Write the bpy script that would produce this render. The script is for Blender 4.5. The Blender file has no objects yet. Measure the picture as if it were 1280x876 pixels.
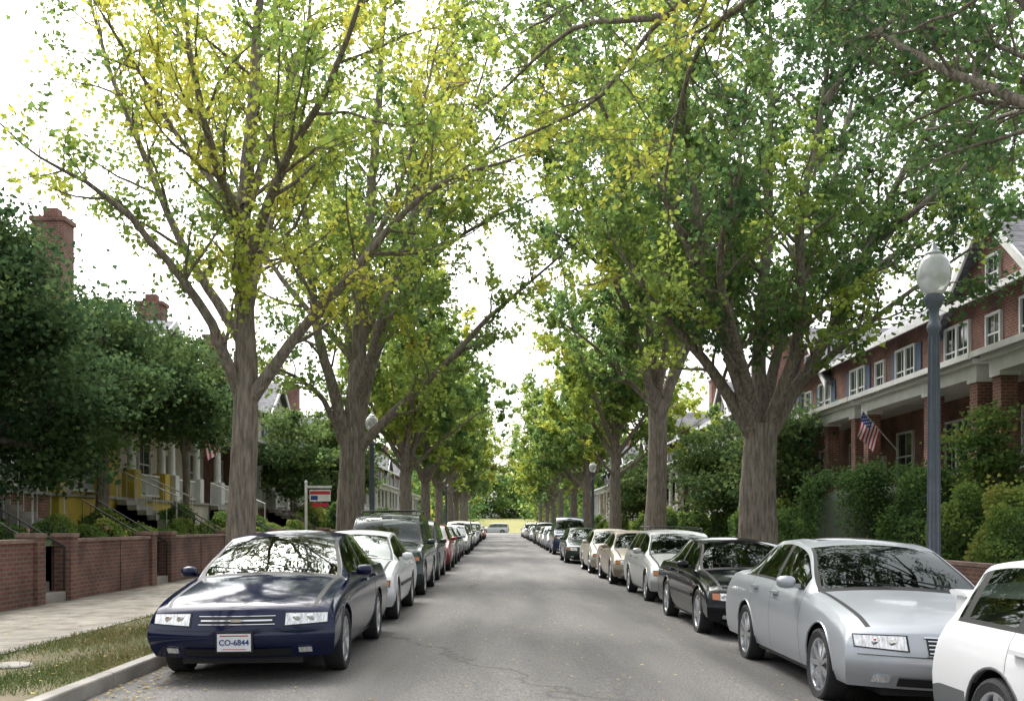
import bpy, math, random
import numpy as np
from mathutils import Vector, Matrix
random.seed(7); RNG=np.random.default_rng(11)
rad=math.radians
scene=bpy.context.scene
H0=1.5; F=1250.0; VX=625.0; VY=655.0
def P(px,py,Y): return ((px-VX)*Y/F, Y, H0+(VY-py)*Y/F)
def link(o): scene.collection.objects.link(o); return o
def empty(name,loc=(0,0,0)):
    e=bpy.data.objects.new(name,None); e.empty_display_size=.3; e.location=loc; return link(e)
# ---------------------------------------------------------------- materials
MATS={}
def nt(m):
    m.use_nodes=True; n=m.node_tree; return n,n.nodes,n.links,n.nodes['Principled BSDF']
def pmat(name,col,rough=.6,metal=0,coat=0,noise=None,bump=None,spec=None,coords='Object',bd=.03):
    if name in MATS: return MATS[name]
    m=bpy.data.materials.new(name); t,N,L,b=nt(m)
    b.inputs['Base Color'].default_value=(*col,1); b.inputs['Roughness'].default_value=rough
    b.inputs['Metallic'].default_value=metal; b.inputs['Coat Weight'].default_value=coat
    b.inputs['Coat Roughness'].default_value=.05
    if spec is not None: b.inputs['Specular IOR Level'].default_value=spec
    if noise or bump:
        tc=N.new('ShaderNodeTexCoord')
    if noise:
        sc,amt=noise[:2]
        mp=N.new('ShaderNodeMapping'); L.new(tc.outputs[coords],mp.inputs[0])
        if len(noise)>2: mp.inputs['Scale'].default_value=noise[2]
        n=N.new('ShaderNodeTexNoise'); n.inputs['Scale'].default_value=sc; n.inputs['Detail'].default_value=8
        n.inputs['Roughness'].default_value=.65
        L.new(mp.outputs[0],n.inputs['Vector'])
        r=N.new('ShaderNodeValToRGB'); r.color_ramp.elements[0].position=.36; r.color_ramp.elements[1].position=.64
        r.color_ramp.elements[0].color=(*[c*(1-amt) for c in col],1); r.color_ramp.elements[1].color=(*[min(1,c*(1+amt)) for c in col],1)
        L.new(n.outputs[0],r.inputs[0]); L.new(r.outputs[0],b.inputs['Base Color'])
    if bump:
        sc,st=bump[:2]
        mp2=N.new('ShaderNodeMapping'); L.new(tc.outputs[coords],mp2.inputs[0])
        if len(bump)>2: mp2.inputs['Scale'].default_value=bump[2]
        n2=N.new('ShaderNodeTexNoise'); n2.inputs['Scale'].default_value=sc; n2.inputs['Detail'].default_value=6
        L.new(mp2.outputs[0],n2.inputs['Vector'])
        bp=N.new('ShaderNodeBump'); bp.inputs['Strength'].default_value=st; bp.inputs['Distance'].default_value=bd
        L.new(n2.outputs[0],bp.inputs['Height']); L.new(bp.outputs[0],b.inputs['Normal'])
    MATS[name]=m; return m
def brickmat(name,c1,c2,mortar,scale=1.0,bw=.21,bh=.075,ms=.012):
    if name in MATS: return MATS[name]
    m=bpy.data.materials.new(name); t,N,L,b=nt(m)
    tc=N.new('ShaderNodeTexCoord'); s=N.new('ShaderNodeSeparateXYZ'); L.new(tc.outputs['Object'],s.inputs[0])
    a=N.new('ShaderNodeMath'); L.new(s.outputs[0],a.inputs[0]); L.new(s.outputs[1],a.inputs[1])
    c=N.new('ShaderNodeCombineXYZ'); L.new(a.outputs[0],c.inputs[0]); L.new(s.outputs[2],c.inputs[1])
    br=N.new('ShaderNodeTexBrick'); L.new(c.outputs[0],br.inputs['Vector'])
    br.inputs['Color1'].default_value=(*c1,1); br.inputs['Color2'].default_value=(*c2,1); br.inputs['Mortar'].default_value=(*mortar,1)
    br.inputs['Scale'].default_value=scale; br.inputs['Brick Width'].default_value=bw; br.inputs['Row Height'].default_value=bh
    br.inputs['Mortar Size'].default_value=ms; br.inputs['Bias'].default_value=-.1
    n=N.new('ShaderNodeTexNoise'); n.inputs['Scale'].default_value=1.3; n.inputs['Detail'].default_value=8; L.new(tc.outputs['Object'],n.inputs['Vector'])
    mx=N.new('ShaderNodeMix'); mx.data_type='RGBA'; mx.blend_type='MULTIPLY'; mx.inputs[0].default_value=.8
    r=N.new('ShaderNodeValToRGB'); r.color_ramp.elements[0].position=.35; r.color_ramp.elements[0].color=(.5,.5,.5,1); r.color_ramp.elements[1].position=.62; r.color_ramp.elements[1].color=(1.2,1.17,1.15,1)
    L.new(n.outputs[0],r.inputs[0]); L.new(br.outputs[0],mx.inputs[6]); L.new(r.outputs[0],mx.inputs[7]); L.new(mx.outputs[2],b.inputs['Base Color'])
    bp=N.new('ShaderNodeBump'); bp.inputs['Strength'].default_value=.6; bp.inputs['Distance'].default_value=.01; bp.invert=True
    L.new(br.outputs['Fac'],bp.inputs['Height']); L.new(bp.outputs[0],b.inputs['Normal'])
    b.inputs['Roughness'].default_value=.85
    MATS[name]=m; return m
def leafmat(name,ramp,trans=.5,val=1.7):
    m=bpy.data.materials.new(name); m.use_nodes=True; t=m.node_tree; N=t.nodes; L=t.links; N.clear()
    at=N.new('ShaderNodeAttribute'); at.attribute_name='tint'
    r=N.new('ShaderNodeValToRGB'); e=r.color_ramp.elements
    e[0].position=ramp[0][0]; e[0].color=(*ramp[0][1],1); e[1].position=ramp[-1][0]; e[1].color=(*ramp[-1][1],1)
    for p,c in ramp[1:-1]:
        k=e.new(p); k.color=(*c,1)
    L.new(at.outputs['Fac'],r.inputs[0])
    d=N.new('ShaderNodeBsdfDiffuse')
    tr=N.new('ShaderNodeBsdfTranslucent'); mx=N.new('ShaderNodeMixShader'); mx.inputs[0].default_value=trans
    hs=N.new('ShaderNodeHueSaturation'); hs.inputs['Saturation'].default_value=.95; hs.inputs['Value'].default_value=val
    h2=N.new('ShaderNodeHueSaturation'); h2.inputs['Saturation'].default_value=.93; h2.inputs['Value'].default_value=1.25
    L.new(r.outputs[0],h2.inputs['Color']); L.new(h2.outputs[0],d.inputs['Color']); L.new(r.outputs[0],hs.inputs['Color']); L.new(hs.outputs[0],tr.inputs['Color'])
    L.new(d.outputs[0],mx.inputs[1]); L.new(tr.outputs[0],mx.inputs[2])
    o=N.new('ShaderNodeOutputMaterial'); L.new(mx.outputs[0],o.inputs[0]); return m
def glassmat(name,tint,base=.1,mul=1.0):
    m=bpy.data.materials.new(name); m.use_nodes=True; t=m.node_tree; N=t.nodes; L=t.links; N.clear()
    tr=N.new('ShaderNodeBsdfTransparent'); tr.inputs[0].default_value=(*tint,1)
    g=N.new('ShaderNodeBsdfGlossy'); g.inputs['Roughness'].default_value=.02; g.inputs[0].default_value=(.85,.92,.9,1)
    f=N.new('ShaderNodeFresnel'); f.inputs[0].default_value=1.45
    a=N.new('ShaderNodeMath'); a.operation='MULTIPLY_ADD'; a.inputs[1].default_value=mul; a.inputs[2].default_value=base
    L.new(f.outputs[0],a.inputs[0]); mx=N.new('ShaderNodeMixShader'); L.new(a.outputs[0],mx.inputs[0]); L.new(tr.outputs[0],mx.inputs[1]); L.new(g.outputs[0],mx.inputs[2])
    o=N.new('ShaderNodeOutputMaterial'); L.new(mx.outputs[0],o.inputs[0]); return m
GINK=leafmat('ginkgo_leaf',[(0,(.040,.080,.036)),(.3,(.074,.138,.046)),(.55,(.14,.21,.048)),(.75,(.27,.33,.05)),(1,(.46,.43,.06))])
DARKL=leafmat('yard_leaf',[(0,(.022,.046,.024)),(.5,(.05,.09,.037)),(1,(.11,.16,.045))],.4)
SHRUB=leafmat('shrub_leaf',[(0,(.03,.06,.022)),(.5,(.075,.135,.035)),(.85,(.16,.23,.045)),(1,(.26,.26,.06))],.35)
DRY=leafmat('fallen_leaf',[(0,(.2,.12,.04)),(.5,(.34,.26,.09)),(1,(.45,.38,.1))],.2)
GRASSB=leafmat('grass_blade',[(0,(.06,.085,.025)),(.5,(.09,.13,.035)),(1,(.22,.18,.08))],.3)
FLOWER=pmat('rose_petal',(.6,.28,.28),.6)
BARK=pmat('bark',(.25,.215,.18),.95,noise=(6,.42,(3,3,.45)),bump=(9,1.0,(3.5,3.5,.4)),bd=.07,spec=.15)
BRICK=brickmat('red_brick',(.26,.09,.055),(.18,.06,.042),(.26,.22,.19))
WALLB=brickmat('garden_wall_brick',(.21,.085,.065),(.145,.06,.048),(.19,.16,.14))
BRICK2=brickmat('orange_brick',(.30,.12,.07),(.24,.09,.06),(.28,.24,.2))
WHITE=pmat('white_trim',(.70,.70,.68),.5,noise=(2,.1))
YEL=pmat('yellow_paint',(.58,.42,.06),.6,noise=(2,.12))
CREAM=pmat('cream_stucco',(.55,.5,.42),.8,noise=(2,.12))
SLATE=brickmat('slate_roof',(.21,.21,.23),(.15,.155,.17),(.08,.08,.085),bw=.3,bh=.2,ms=.012)
DKGLASS=pmat('window_glass',(.02,.025,.03),.05,spec=.8)
CONC=pmat('concrete',(.33,.31,.28),.9,noise=(1.2,.25),bump=(40,.3))
STONE=pmat('coping_stone',(.26,.18,.15),.9,noise=(3,.3))
GAP=pmat('black_trim',(.012,.012,.013),.5)
TIRE=pmat('tyre',(.025,.025,.026),.8,bump=(60,.2))
ALLOY=pmat('alloy_wheel',(.5,.51,.53),.32,metal=.85)
CHROME=pmat('chrome',(.75,.75,.77),.1,metal=1)
SEAT=pmat('seat_fabric',(.08,.075,.07),.9)
LAMPG=pmat('headlamp',(.78,.78,.76),.12,metal=.35,coat=1,noise=(14,.4,(1,4,1)))
AMBER=pmat('amber_lens',(.45,.13,.02),.12,coat=1)
REDL=pmat('red_lens',(.4,.012,.01),.12,coat=1)
PLATE=pmat('plate_white',(.75,.77,.8),.4)
PLBLUE=pmat('plate_blue',(.03,.05,.2),.4)
FRED=pmat('flag_red',(.5,.03,.04),.8); FWHITE=pmat('flag_white',(.75,.75,.75),.8); FBLUE=pmat('flag_blue',(.03,.05,.22),.8)
POSTM=pmat('lamp_post_paint',(.085,.105,.13),.45,noise=(8,.15))
IRON=pmat('black_iron',(.02,.02,.022),.5)
CARGLASS=glassmat('car_glass',(.28,.32,.30),.02,.85)
# ---------------------------------------------------------------- mesh builder
class MB:
    def __init__(s): s.v=[];s.f=[];s.m=[]
    def add(s,v,f,m=0):
        o=len(s.v); s.v+= [tuple(map(float,p)) for p in v]
        for k,q in enumerate(f):
            s.f.append([i+o for i in q]); s.m.append(m[k] if isinstance(m,(list,tuple)) else m)
    def box(s,x0,x1,y0,y1,z0,z1,m=0):
        if x0>x1:x0,x1=x1,x0
        if y0>y1:y0,y1=y1,y0
        s.add([(x0,y0,z0),(x1,y0,z0),(x1,y1,z0),(x0,y1,z0),(x0,y0,z1),(x1,y0,z1),(x1,y1,z1),(x0,y1,z1)],
              [(0,3,2,1),(4,5,6,7),(0,1,5,4),(1,2,6,5),(2,3,7,6),(3,0,4,7)],m)
    def obox(s,c,half,R,m=0):
        V=[]
        for dz in(-1,1):
            for dx,dy in((-1,-1),(1,-1),(1,1),(-1,1)):
                V.append(Vector(c)+R@Vector((dx*half[0],dy*half[1],dz*half[2])))
        s.add(V,[(0,3,2,1),(4,5,6,7),(0,1,5,4),(1,2,6,5),(2,3,7,6),(3,0,4,7)],m)
    def lathe(s,prof,n=24,c=(0,0,0),axis='z',m=0):
        V=[];Fs=[];M=[]
        for r,h in prof:
            for k in range(n):
                a=2*math.pi*k/n; u=r*math.cos(a); w=r*math.sin(a)
                p=(u,w,h) if axis=='z' else (u,h,w)
                V.append((p[0]+c[0],p[1]+c[1],p[2]+c[2]))
        for i in range(len(prof)-1):
            for k in range(n):
                k2=(k+1)%n; q=(i*n+k,i*n+k2,(i+1)*n+k2,(i+1)*n+k)
                Fs.append(q if axis=='z' else q[::-1]); M.append(m[i] if isinstance(m,(list,tuple)) else m)
        s.add(V,Fs,M)
    def tube(s,pts,r,n=8,m=0,cap=True):
        v,f=tube_np(np.array(pts,float),np.array(r if hasattr(r,'__len__') else [r]*len(pts),float),n)
        f=[tuple(q) for q in f]
        if cap: f.append(tuple(range(n))[::-1]); f.append(tuple(range(len(v)-n,len(v))))
        s.add(v.tolist(),f,m)
    def prism(s,poly,axis,a,b,m=0):
        n=len(poly); mk=(lambda p,t:(t,p[0],p[1])) if axis=='x' else (lambda p,t:(p[0],t,p[1]))
        V=[mk(p,a) for p in poly]+[mk(p,b) for p in poly]
        s.add(V,[tuple(range(n))[::-1],tuple(range(n,2*n))]+[(i,(i+1)%n,(i+1)%n+n,i+n) for i in range(n)],m)
    def obj(s,name,mats,parent=None,smooth=None,loc=None,fixn=False,bevel=0):
        me=bpy.data.meshes.new(name); me.from_pydata(s.v,[],s.f); 
        for q in mats: me.materials.append(q)
        me.polygons.foreach_set('material_index',s.m)
        if fixn:
            import bmesh
            b=bmesh.new(); b.from_mesh(me); bmesh.ops.remove_doubles(b,verts=b.verts,dist=.0004); bmesh.ops.recalc_face_normals(b,faces=b.faces); b.to_mesh(me); b.free()
        if smooth is not None:
            me.polygons.foreach_set('use_smooth',[True]*len(me.polygons)); me.set_sharp_from_angle(angle=rad(smooth))
        me.update(); o=bpy.data.objects.new(name,me); link(o)
        if parent: o.parent=parent
        if loc: o.location=loc
        if bevel:
            mo=o.modifiers.new('bevel','BEVEL'); mo.width=bevel; mo.segments=2; mo.limit_method='ANGLE'
        return o
def tube_np(p,r,n=8):
    k=len(p); d=np.gradient(p,axis=0); d/= (np.linalg.norm(d,axis=1,keepdims=True)+1e-9)
    m=d.mean(0); ref=np.array([1.,0,0]) if abs(m[0])<.6*np.linalg.norm(m)+1e-6 else np.array([0,1.,0])
    u=np.cross(d,ref); u/= (np.linalg.norm(u,axis=1,keepdims=True)+1e-9); w=np.cross(d,u)
    a=np.linspace(0,2*np.pi,n,endpoint=False)
    v=p[:,None,:]+r[:,None,None]*(np.cos(a)[None,:,None]*u[:,None,:]+np.sin(a)[None,:,None]*w[:,None,:])
    i=np.arange(k-1)[:,None]*n; j=np.arange(n)[None,:]; j2=(j+1)%n
    f=np.stack([i+j,i+j2,i+n+j2,i+n+j],-1).reshape(-1,4)
    return v.reshape(-1,3),f
def np_mesh(name,v,f,mat,tint=None,smooth=False,parent=None):
    me=bpy.data.meshes.new(name); n=len(f); k=f.shape[1]
    me.vertices.add(len(v)); me.vertices.foreach_set('co',v.astype(np.float32).ravel())
    me.loops.add(n*k); me.loops.foreach_set('vertex_index',f.astype(np.int32).ravel())
    me.polygons.add(n); me.polygons.foreach_set('loop_start',np.arange(0,n*k,k,dtype=np.int32)); 
    if smooth: me.polygons.foreach_set('use_smooth',np.ones(n,bool))
    me.materials.append(mat); me.update(calc_edges=True)
    if tint is not None:
        at=me.attributes.new('tint','FLOAT','FACE'); at.data.foreach_set('value',np.clip(tint,0,1).astype(np.float32))
    o=bpy.data.objects.new(name,me); link(o)
    if parent: o.parent=parent
    return o
def leaf_geo(c,size,up=.5,outward=None):
    n=len(c); nr=RNG.normal(size=(n,3)); nr/=np.linalg.norm(nr,axis=1,keepdims=True)
    nr[:,2]+=up
    if outward is not None: nr+=outward
    nr/=np.linalg.norm(nr,axis=1,keepdims=True)
    t=RNG.normal(size=(n,3)); t-= (t*nr).sum(1,keepdims=True)*nr; t/=np.linalg.norm(t,axis=1,keepdims=True)
    b=np.cross(nr,t); s=(size*RNG.uniform(.7,1.25,n))[:,None]
    v=np.stack([c-t*s*.5, c+b*s*.55+t*s*.22+nr*s*.1, c+t*s*.5, c-b*s*.55+t*s*.22+nr*s*.1],1).reshape(-1,3)
    return v,np.arange(4*n).reshape(n,4)
# ---------------------------------------------------------------- trees
def catmull(pts,step=.35):
    p=np.array(pts,float); p=np.vstack([2*p[0]-p[1],p,2*p[-1]-p[-2]]); out=[]
    for i in range(1,len(p)-2):
        n=max(2,int(np.linalg.norm(p[i+1]-p[i])/step)); t=np.linspace(0,1,n,endpoint=False)[:,None]
        a,b,c,d=p[i-1],p[i],p[i+1],p[i+2]
        out.append(.5*((2*b)+(-a+c)*t+(2*a-5*b+4*c-d)*t**2+(-a+3*b-3*c+d)*t**3))
    out.append(p[-2][None]); return np.vstack(out)
class Tree:
    def __init__(s,tintf,leaf=.12,dens=1.0,perTwig=14,sp=.33,twl=.75,rs=.82):
        s.V=[];s.Fc=[];s.o=0; s.L=[];s.T=[]; s.tintf=tintf; s.leaf=leaf; s.dens=dens; s.per=perTwig; s.sp=sp; s.twl=twl; s.rs=rs
    def addtube(s,p,r,n):
        v,f=tube_np(p,r,n); s.V.append(v); s.Fc.append(f+s.o); s.o+=len(v)
    def limb(s,pts,r0,r1=.02,start=.18,spread=1.0,sub=True,flare=.45):
        r0*=s.rs
        p=catmull(pts); L=np.linspace(0,1,len(p)); r=r0*(1-L)**.9+r1+r0*flare*np.exp(-L*14)
        w=RNG.normal(size=(len(p),3))*.04; w[:3]=0; p=p+np.cumsum(w,0)*.45
        s.addtube(p,r,14 if r0>.1 else 7)
        d=np.gradient(p,axis=0); d/=np.linalg.norm(d,axis=1,keepdims=True)
        seg=np.linalg.norm(np.diff(p,axis=0),axis=1); cum=np.concatenate([[0],np.cumsum(seg)]); tot=cum[-1]
        x=tot*start
        while x<tot:
            i=min(len(p)-1,int(np.searchsorted(cum,x))); f=x/tot
            ln=(.8+2.0*(1-f)**.6*random.uniform(.5,1.15))*spread
            q=RNG.normal(size=3); q-=q.dot(d[i])*d[i]; q/=np.linalg.norm(q)
            dd=d[i]*random.uniform(.35,1.0)+q+np.array([0,0,.25]); dd/=np.linalg.norm(dd)
            s.second(p[i],dd,ln,min(r[i]*.5,.022+.010*ln))
            x+=s.sp*random.uniform(.5,1.5)
        s.second(p[-1],d[-1],1.4,r1); return p
    def second(s,p0,d,ln,r0):
        n=max(4,int(ln/.3)+2); ps=[p0]; dd=d.copy()
        for i in range(n-1):
            dd=dd+RNG.normal(size=3)*.14+np.array([0,0,.05]); dd/=np.linalg.norm(dd); ps.append(ps[-1]+dd*ln/(n-1))
        ps=np.array(ps); s.addtube(ps,np.linspace(r0,.006,n),5)
        tb=s.tintf(ps[-1])+random.gauss(0,.11)
        m=max(3,int(ln*5.0*s.dens)); t=RNG.uniform(.18,1,m)*(n-1); i=np.minimum(t.astype(int),n-2); fr=(t-i)[:,None]
        st=ps[i]*(1-fr)+ps[i+1]*fr
        dv=RNG.normal(size=(m,3)); dv/=np.linalg.norm(dv,axis=1,keepdims=True); dv=dv+dd*.6; dv[:,2]+=.1
        en=st+dv*RNG.uniform(.2,s.twl,m)[:,None]
        a=en-st; ref=np.array([.3,.5,.8]); u=np.cross(a,ref); u/=np.linalg.norm(u,axis=1,keepdims=True)+1e-9; w=np.cross(a,u); w/=np.linalg.norm(w,axis=1,keepdims=True)+1e-9
        an=np.array([0,2.09,4.19]); ring=np.cos(an)[None,:,None]*u[:,None]+np.sin(an)[None,:,None]*w[:,None]
        v=np.concatenate([st[:,None]+ring*.008,en[:,None]+ring*.003],1).reshape(-1,3)
        b=(np.arange(m)*6)[:,None,None]; q=np.array([[0,1,4,3],[1,2,5,4],[2,0,3,5]])[None]
        s.V.append(v); s.Fc.append((b+q).reshape(-1,4)+s.o); s.o+=len(v)
        k=s.per; tt=RNG.uniform(.1,1.05,(m,k,1)); c=st[:,None]+(en-st)[:,None]*tt+RNG.normal(size=(m,k,3))*.09
        s.L.append(c.reshape(-1,3)); s.T.append(np.full(m*k,tb)+np.repeat(RNG.normal(size=m)*.05,k)+RNG.normal(size=m*k)*.035)
    def trunk(s,base,top,r0,r1,extra=None):
        base=np.array(base);top=np.array(top); n=26; t=np.linspace(0,1,n); p=base+(top-base)*t[:,None]
        p[:,0]+=np.sin(t*3+base[1])*.05*np.sin(t*np.pi); r=r0+(r1-r0)*t+.35*r0*np.exp(-t*9)
        v,f=tube_np(p,r,28); ang=np.tile(np.arange(28)/28*2*np.pi,n); c=np.repeat(p,28,0); fade=np.repeat(1-t**2*.9,28)
        v=c+(v-c)*(1+fade*(.07*np.sin(ang*5+base[0])+.05*np.sin(ang*9+np.repeat(t,28)*4)+RNG.normal(size=len(v))*.022))[:,None]
        s.V.append(v); s.Fc.append(f+s.o); s.o+=len(v)
    def build(s,name,mat=None,loc=(0,0,0)):
        e=empty(name,loc); off=np.array(loc)
        np_mesh('trunk_and_limbs',np.vstack(s.V)-off,np.vstack(s.Fc),BARK,smooth=True,parent=e)
        c=np.vstack(s.L)-off; v,f=leaf_geo(c,s.leaf); np_mesh('foliage',v,f,mat or GINK,tint=np.concatenate(s.T),parent=e)
        print(name,len(f)); return e
def inst(e,loc,rot=0,sc=1,name='ginkgo_tree'):
    n=empty(name,loc); n.rotation_euler=(0,0,rot); n.scale=(sc,sc,sc)
    for ch in e.children:
        c=bpy.data.objects.new(ch.name.split('.')[0],ch.data); link(c); c.parent=n
    return n
def T3(l,Y): return [P(a,b,Y+c) for a,b,c in l]
# L1: the trunk and the leader are one tapered stem
Y=17.2
t=Tree(lambda p:.75+.13*math.sin(p[0]*1.3+p[2]*.9),leaf=.092,perTwig=16,sp=.36,dens=1.0)
b=P(300,740,Y); t.trunk((b[0],Y,.1),P(307,440,Y),.245,.20)
t.limb(T3([(306,520,0),(308,380,0),(306,250,.2),(318,120,.5),(332,0,.6),(345,-130,.5)],Y),.21,start=.14,flare=0,r1=.025)
t.limb(T3([(304,500,0),(262,405,-.5),(205,325,-1),(130,248,-1.5),(45,197,-2)],Y),.10,spread=.7)
t.limb(T3([(305,430,0),(230,310,1),(175,180,1.5),(130,60,2),(100,-60,2)],Y),.09)
t.limb(T3([(308,505,0),(380,410,-.5),(440,345,-.7),(510,265,-1),(570,225,-1.5),(640,205,-2)],Y),.11,spread=.7)
t.limb(T3([(308,330,0),(350,220,-1),(410,110,-1.8),(450,0,-2.5),(480,-90,-3)],Y),.09)
t.limb(T3([(306,300,0),(270,200,-1),(240,80,-1.8),(215,-50,-2.2)],Y),.09)
t.limb(T3([(308,260,0),(350,150,1.5),(380,40,2.5),(400,-80,3)],Y),.08)
t.limb(T3([(308,400,0),(330,300,2),(350,200,3.5),(365,90,4)],Y),.08)
t.limb(T3([(306,280,0),(220,170,.5),(170,90,0),(120,10,-.5)],Y),.06)
t.limb(T3([(400,390,-.6),(470,300,.5),(520,180,1.2),(545,70,1.5)],Y),.05)
t.build('ginkgo_tree',loc=(b[0],Y,0))
# L2
Y=29.4
t=Tree(lambda p:.60+.12*math.sin(p[0]*1.1+p[2]*.7),leaf=.12,perTwig=16,sp=.34)
b=P(438,720,Y); t.trunk((b[0],Y,.1),P(440,535,Y),.42,.35)
t.limb(T3([(440,570,0),(445,440,0),(455,300,.3),(465,160,.5),(475,20,.5),(480,-80,0)],Y),.30,flare=.1)
t.limb(T3([(434,565,0),(405,500,-.5),(370,470,-1),(330,450,-2)],Y),.12,spread=.7)
t.limb(T3([(436,560,0),(400,420,-1),(385,300,-1.5),(365,150,-2),(350,10,-2)],Y),.18)
t.limb(T3([(444,565,0),(500,505,-.5),(560,450,-1),(610,395,-1.5),(660,350,-2),(705,310,-2.5)],Y),.15,spread=.9)
t.limb(T3([(442,560,0),(480,420,.5),(530,330,1),(585,240,1.5),(640,160,2)],Y),.15)
t.limb(T3([(446,500,0),(490,360,-2),(530,220,-3),(560,100,-3.5),(575,0,-4)],Y),.14)
t.limb(T3([(442,480,0),(430,340,2.5),(420,200,4),(410,80,4.5)],Y),.13)
t.limb(T3([(446,440,0),(520,280,2.5),(540,160,3.5),(560,60,4)],Y),.11)
t.limb(T3([(442,450,0),(340,330,1),(290,220,2),(260,120,2)],Y),.1)
t.limb(T3([(530,330,1),(570,300,0),(620,270,-1),(670,250,-2)],Y),.06)
t.limb(T3([(500,340,-2),(560,210,0),(600,110,0),(625,20,0)],Y),.06)
t.build('ginkgo_tree',loc=(b[0],Y,0))
# R1
Y=22.
t=Tree(lambda p:.38+.14*math.sin(p[0]*1.3+p[2]*.8)+(.18 if p[0]<3.6 else 0),leaf=.11,perTwig=18,sp=.29)
b=P(948,740,Y); t.trunk((b[0],Y,.0),P(951,530,Y),.42,.35)
for l,r in [([(947,555,0),(890,465,-.5),(825,385,-1),(772,310,-1.5)],.17),([(948,550,0),(905,430,-1),(880,330,-1.5),(862,200,-2),(845,60,-2.5),(840,-40,-2.5)],.17),
 ([(951,560,0),(950,420,.5),(960,260,1),(962,120,1),(960,-20,1)],.20),([(954,555,0),(1015,450,0),(1065,360,0),(1100,270,0),(1155,170,0),(1205,80,0)],.18),
 ([(953,550,0),(998,420,-1),(1000,280,-2),(1030,130,-2.5),(1050,0,-3)],.15),([(952,540,0),(985,400,2),(1040,260,3.5),(1070,130,4),(1100,20,4)],.14),
 ([(949,540,0),(910,380,2),(870,250,3.5),(830,130,4.5),(810,20,5)],.14),([(949,535,0),(900,350,-2.5),(920,220,-4),(935,100,-4.5)],.12),
 ([(1000,480,0),(1090,400,-1),(1160,350,-1.5),(1220,310,-2)],.09),([(870,330,-1.5),(820,230,-1.5),(760,150,-1.5),(720,60,-1.5)],.09),
 ([(1060,370,0),(1120,320,1.5),(1180,290,2.5),(1235,230,3)],.08),([(1030,130,-2.5),(1080,60,-3),(1140,10,-3.5)],.07),
 ([(1085,310,0),(1150,260,-1),(1210,200,-1.5),(1265,130,-2)],.07),([(1155,170,0),(1200,200,0),(1240,210,.5)],.05),([(845,400,-1),(800,330,1),(770,240,2),(745,140,3)],.07)]:
    t.limb(T3(l,Y),r,flare=.25)
t.build('ginkgo_tree',loc=(b[0],Y,0))
# R2
Y=37.
t=Tree(lambda p:.47+.12*math.sin(p[0]+p[2]*.8),leaf=.145,perTwig=16,sp=.34)
b=P(818,720,Y); t.trunk((b[0],Y,.0),P(822,500,Y),.37,.33)
for l,r in [([(822,530,0),(800,430,-1),(765,340,-2),(725,250,-3),(680,170,-3.5)],.2),([(822,530,0),(850,430,0),(865,300,0),(860,150,0),(855,40,0)],.24),
 ([(822,520,0),(812,380,-1),(790,250,-2),(770,120,-2),(760,20,-3)],.18),([(825,510,0),(880,400,0),(930,300,0),(950,220,0)],.15),
 ([(820,510,0),(800,350,3),(780,240,4.5),(770,150,5)],.14),([(822,500,0),(840,340,-3),(830,220,-5),(820,100,-6)],.14),([(820,510,0),(770,460,0),(730,420,-1),(690,395,-1)],.1),
 ([(740,280,-3),(710,170,-3),(690,80,-3),(680,10,-3)],.1),([(765,340,-2),(720,310,-2),(690,290,-3)],.07)]:
    t.limb(T3(l,Y),r,flare=.25)
t.build('ginkgo_tree',loc=(b[0],Y,0))
# the rest of the avenue
def procTree(seed,h=15,tint=.4,leaf=.2,per=15,sp=.5,name='ginkgo_tree',loc=(0,0,0),r=.32,fork=3.8,spr=(1.6,5.0)):
    random.seed(seed); t=Tree(lambda p:tint+.12*math.sin(p[0]*.9+p[2]*.7+seed),leaf=leaf,perTwig=per,sp=sp,twl=.9)
    t.trunk((0,0,0),(0.05,0,fork),r,r*.85)
    n=8
    t.limb([(0.05,0,fork-.3),(.1,.2,h*.45),(.2,0,h*.7),(0,.1,h)],r*.85,flare=.1)
    for k in range(n):
        a=2*math.pi*k/n+random.uniform(-.3,.3); R=random.uniform(*spr); hh=h*random.uniform(.6,.95); z0=fork+random.uniform(-.3,2.2)
        ca,sa=math.cos(a),math.sin(a)
        t.limb([(0.05,0,z0),(ca*R*.4,sa*R*.4,z0+(hh-z0)*.28),(ca*R*.8,sa*R*.8,z0+(hh-z0)*.65),(ca*R,sa*R,hh)],r*.4)
    for k in range(3):
        a=random.uniform(0,6.3); R=random.uniform(3.0,4.8); z0=fork+random.uniform(0,1)
        t.limb([(0.05,0,z0),(math.cos(a)*R*.5,math.sin(a)*R*.5,z0+1.6),(math.cos(a)*R,math.sin(a)*R,z0+3)],r*.25)
    e=t.build(name); e.location=loc; return e
A=procTree(3,15,.58,loc=(-4.5,47,.1)); B=procTree(5,15.5,.62,loc=(5.7,50,0))
C=procTree(9,13,.54,loc=(-4.6,61,.1),spr=(2,5.2))
lst=[(-4.6,75,.1,1),(-4.5,89,.1,1.05),(-4.6,104,.1,.9),(-4.5,120,.1,1),(-4.6,138,.1,.9),(5.6,64,0,.95),(5.8,79,0,1),(5.7,93,0,.9),(5.7,108,0,.95),(5.8,124,0,.9),(5.7,142,0,.95),(-4.6,-9,.1,1),(5.8,-7,0,1)]  # last two stand unseen behind the camera, added for windscreen reflections and shade
for i,(x,y,z,s_) in enumerate(lst): inst([A,B,C][i%3],(x,y,z),random.uniform(0,6.28),s_)
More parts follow.
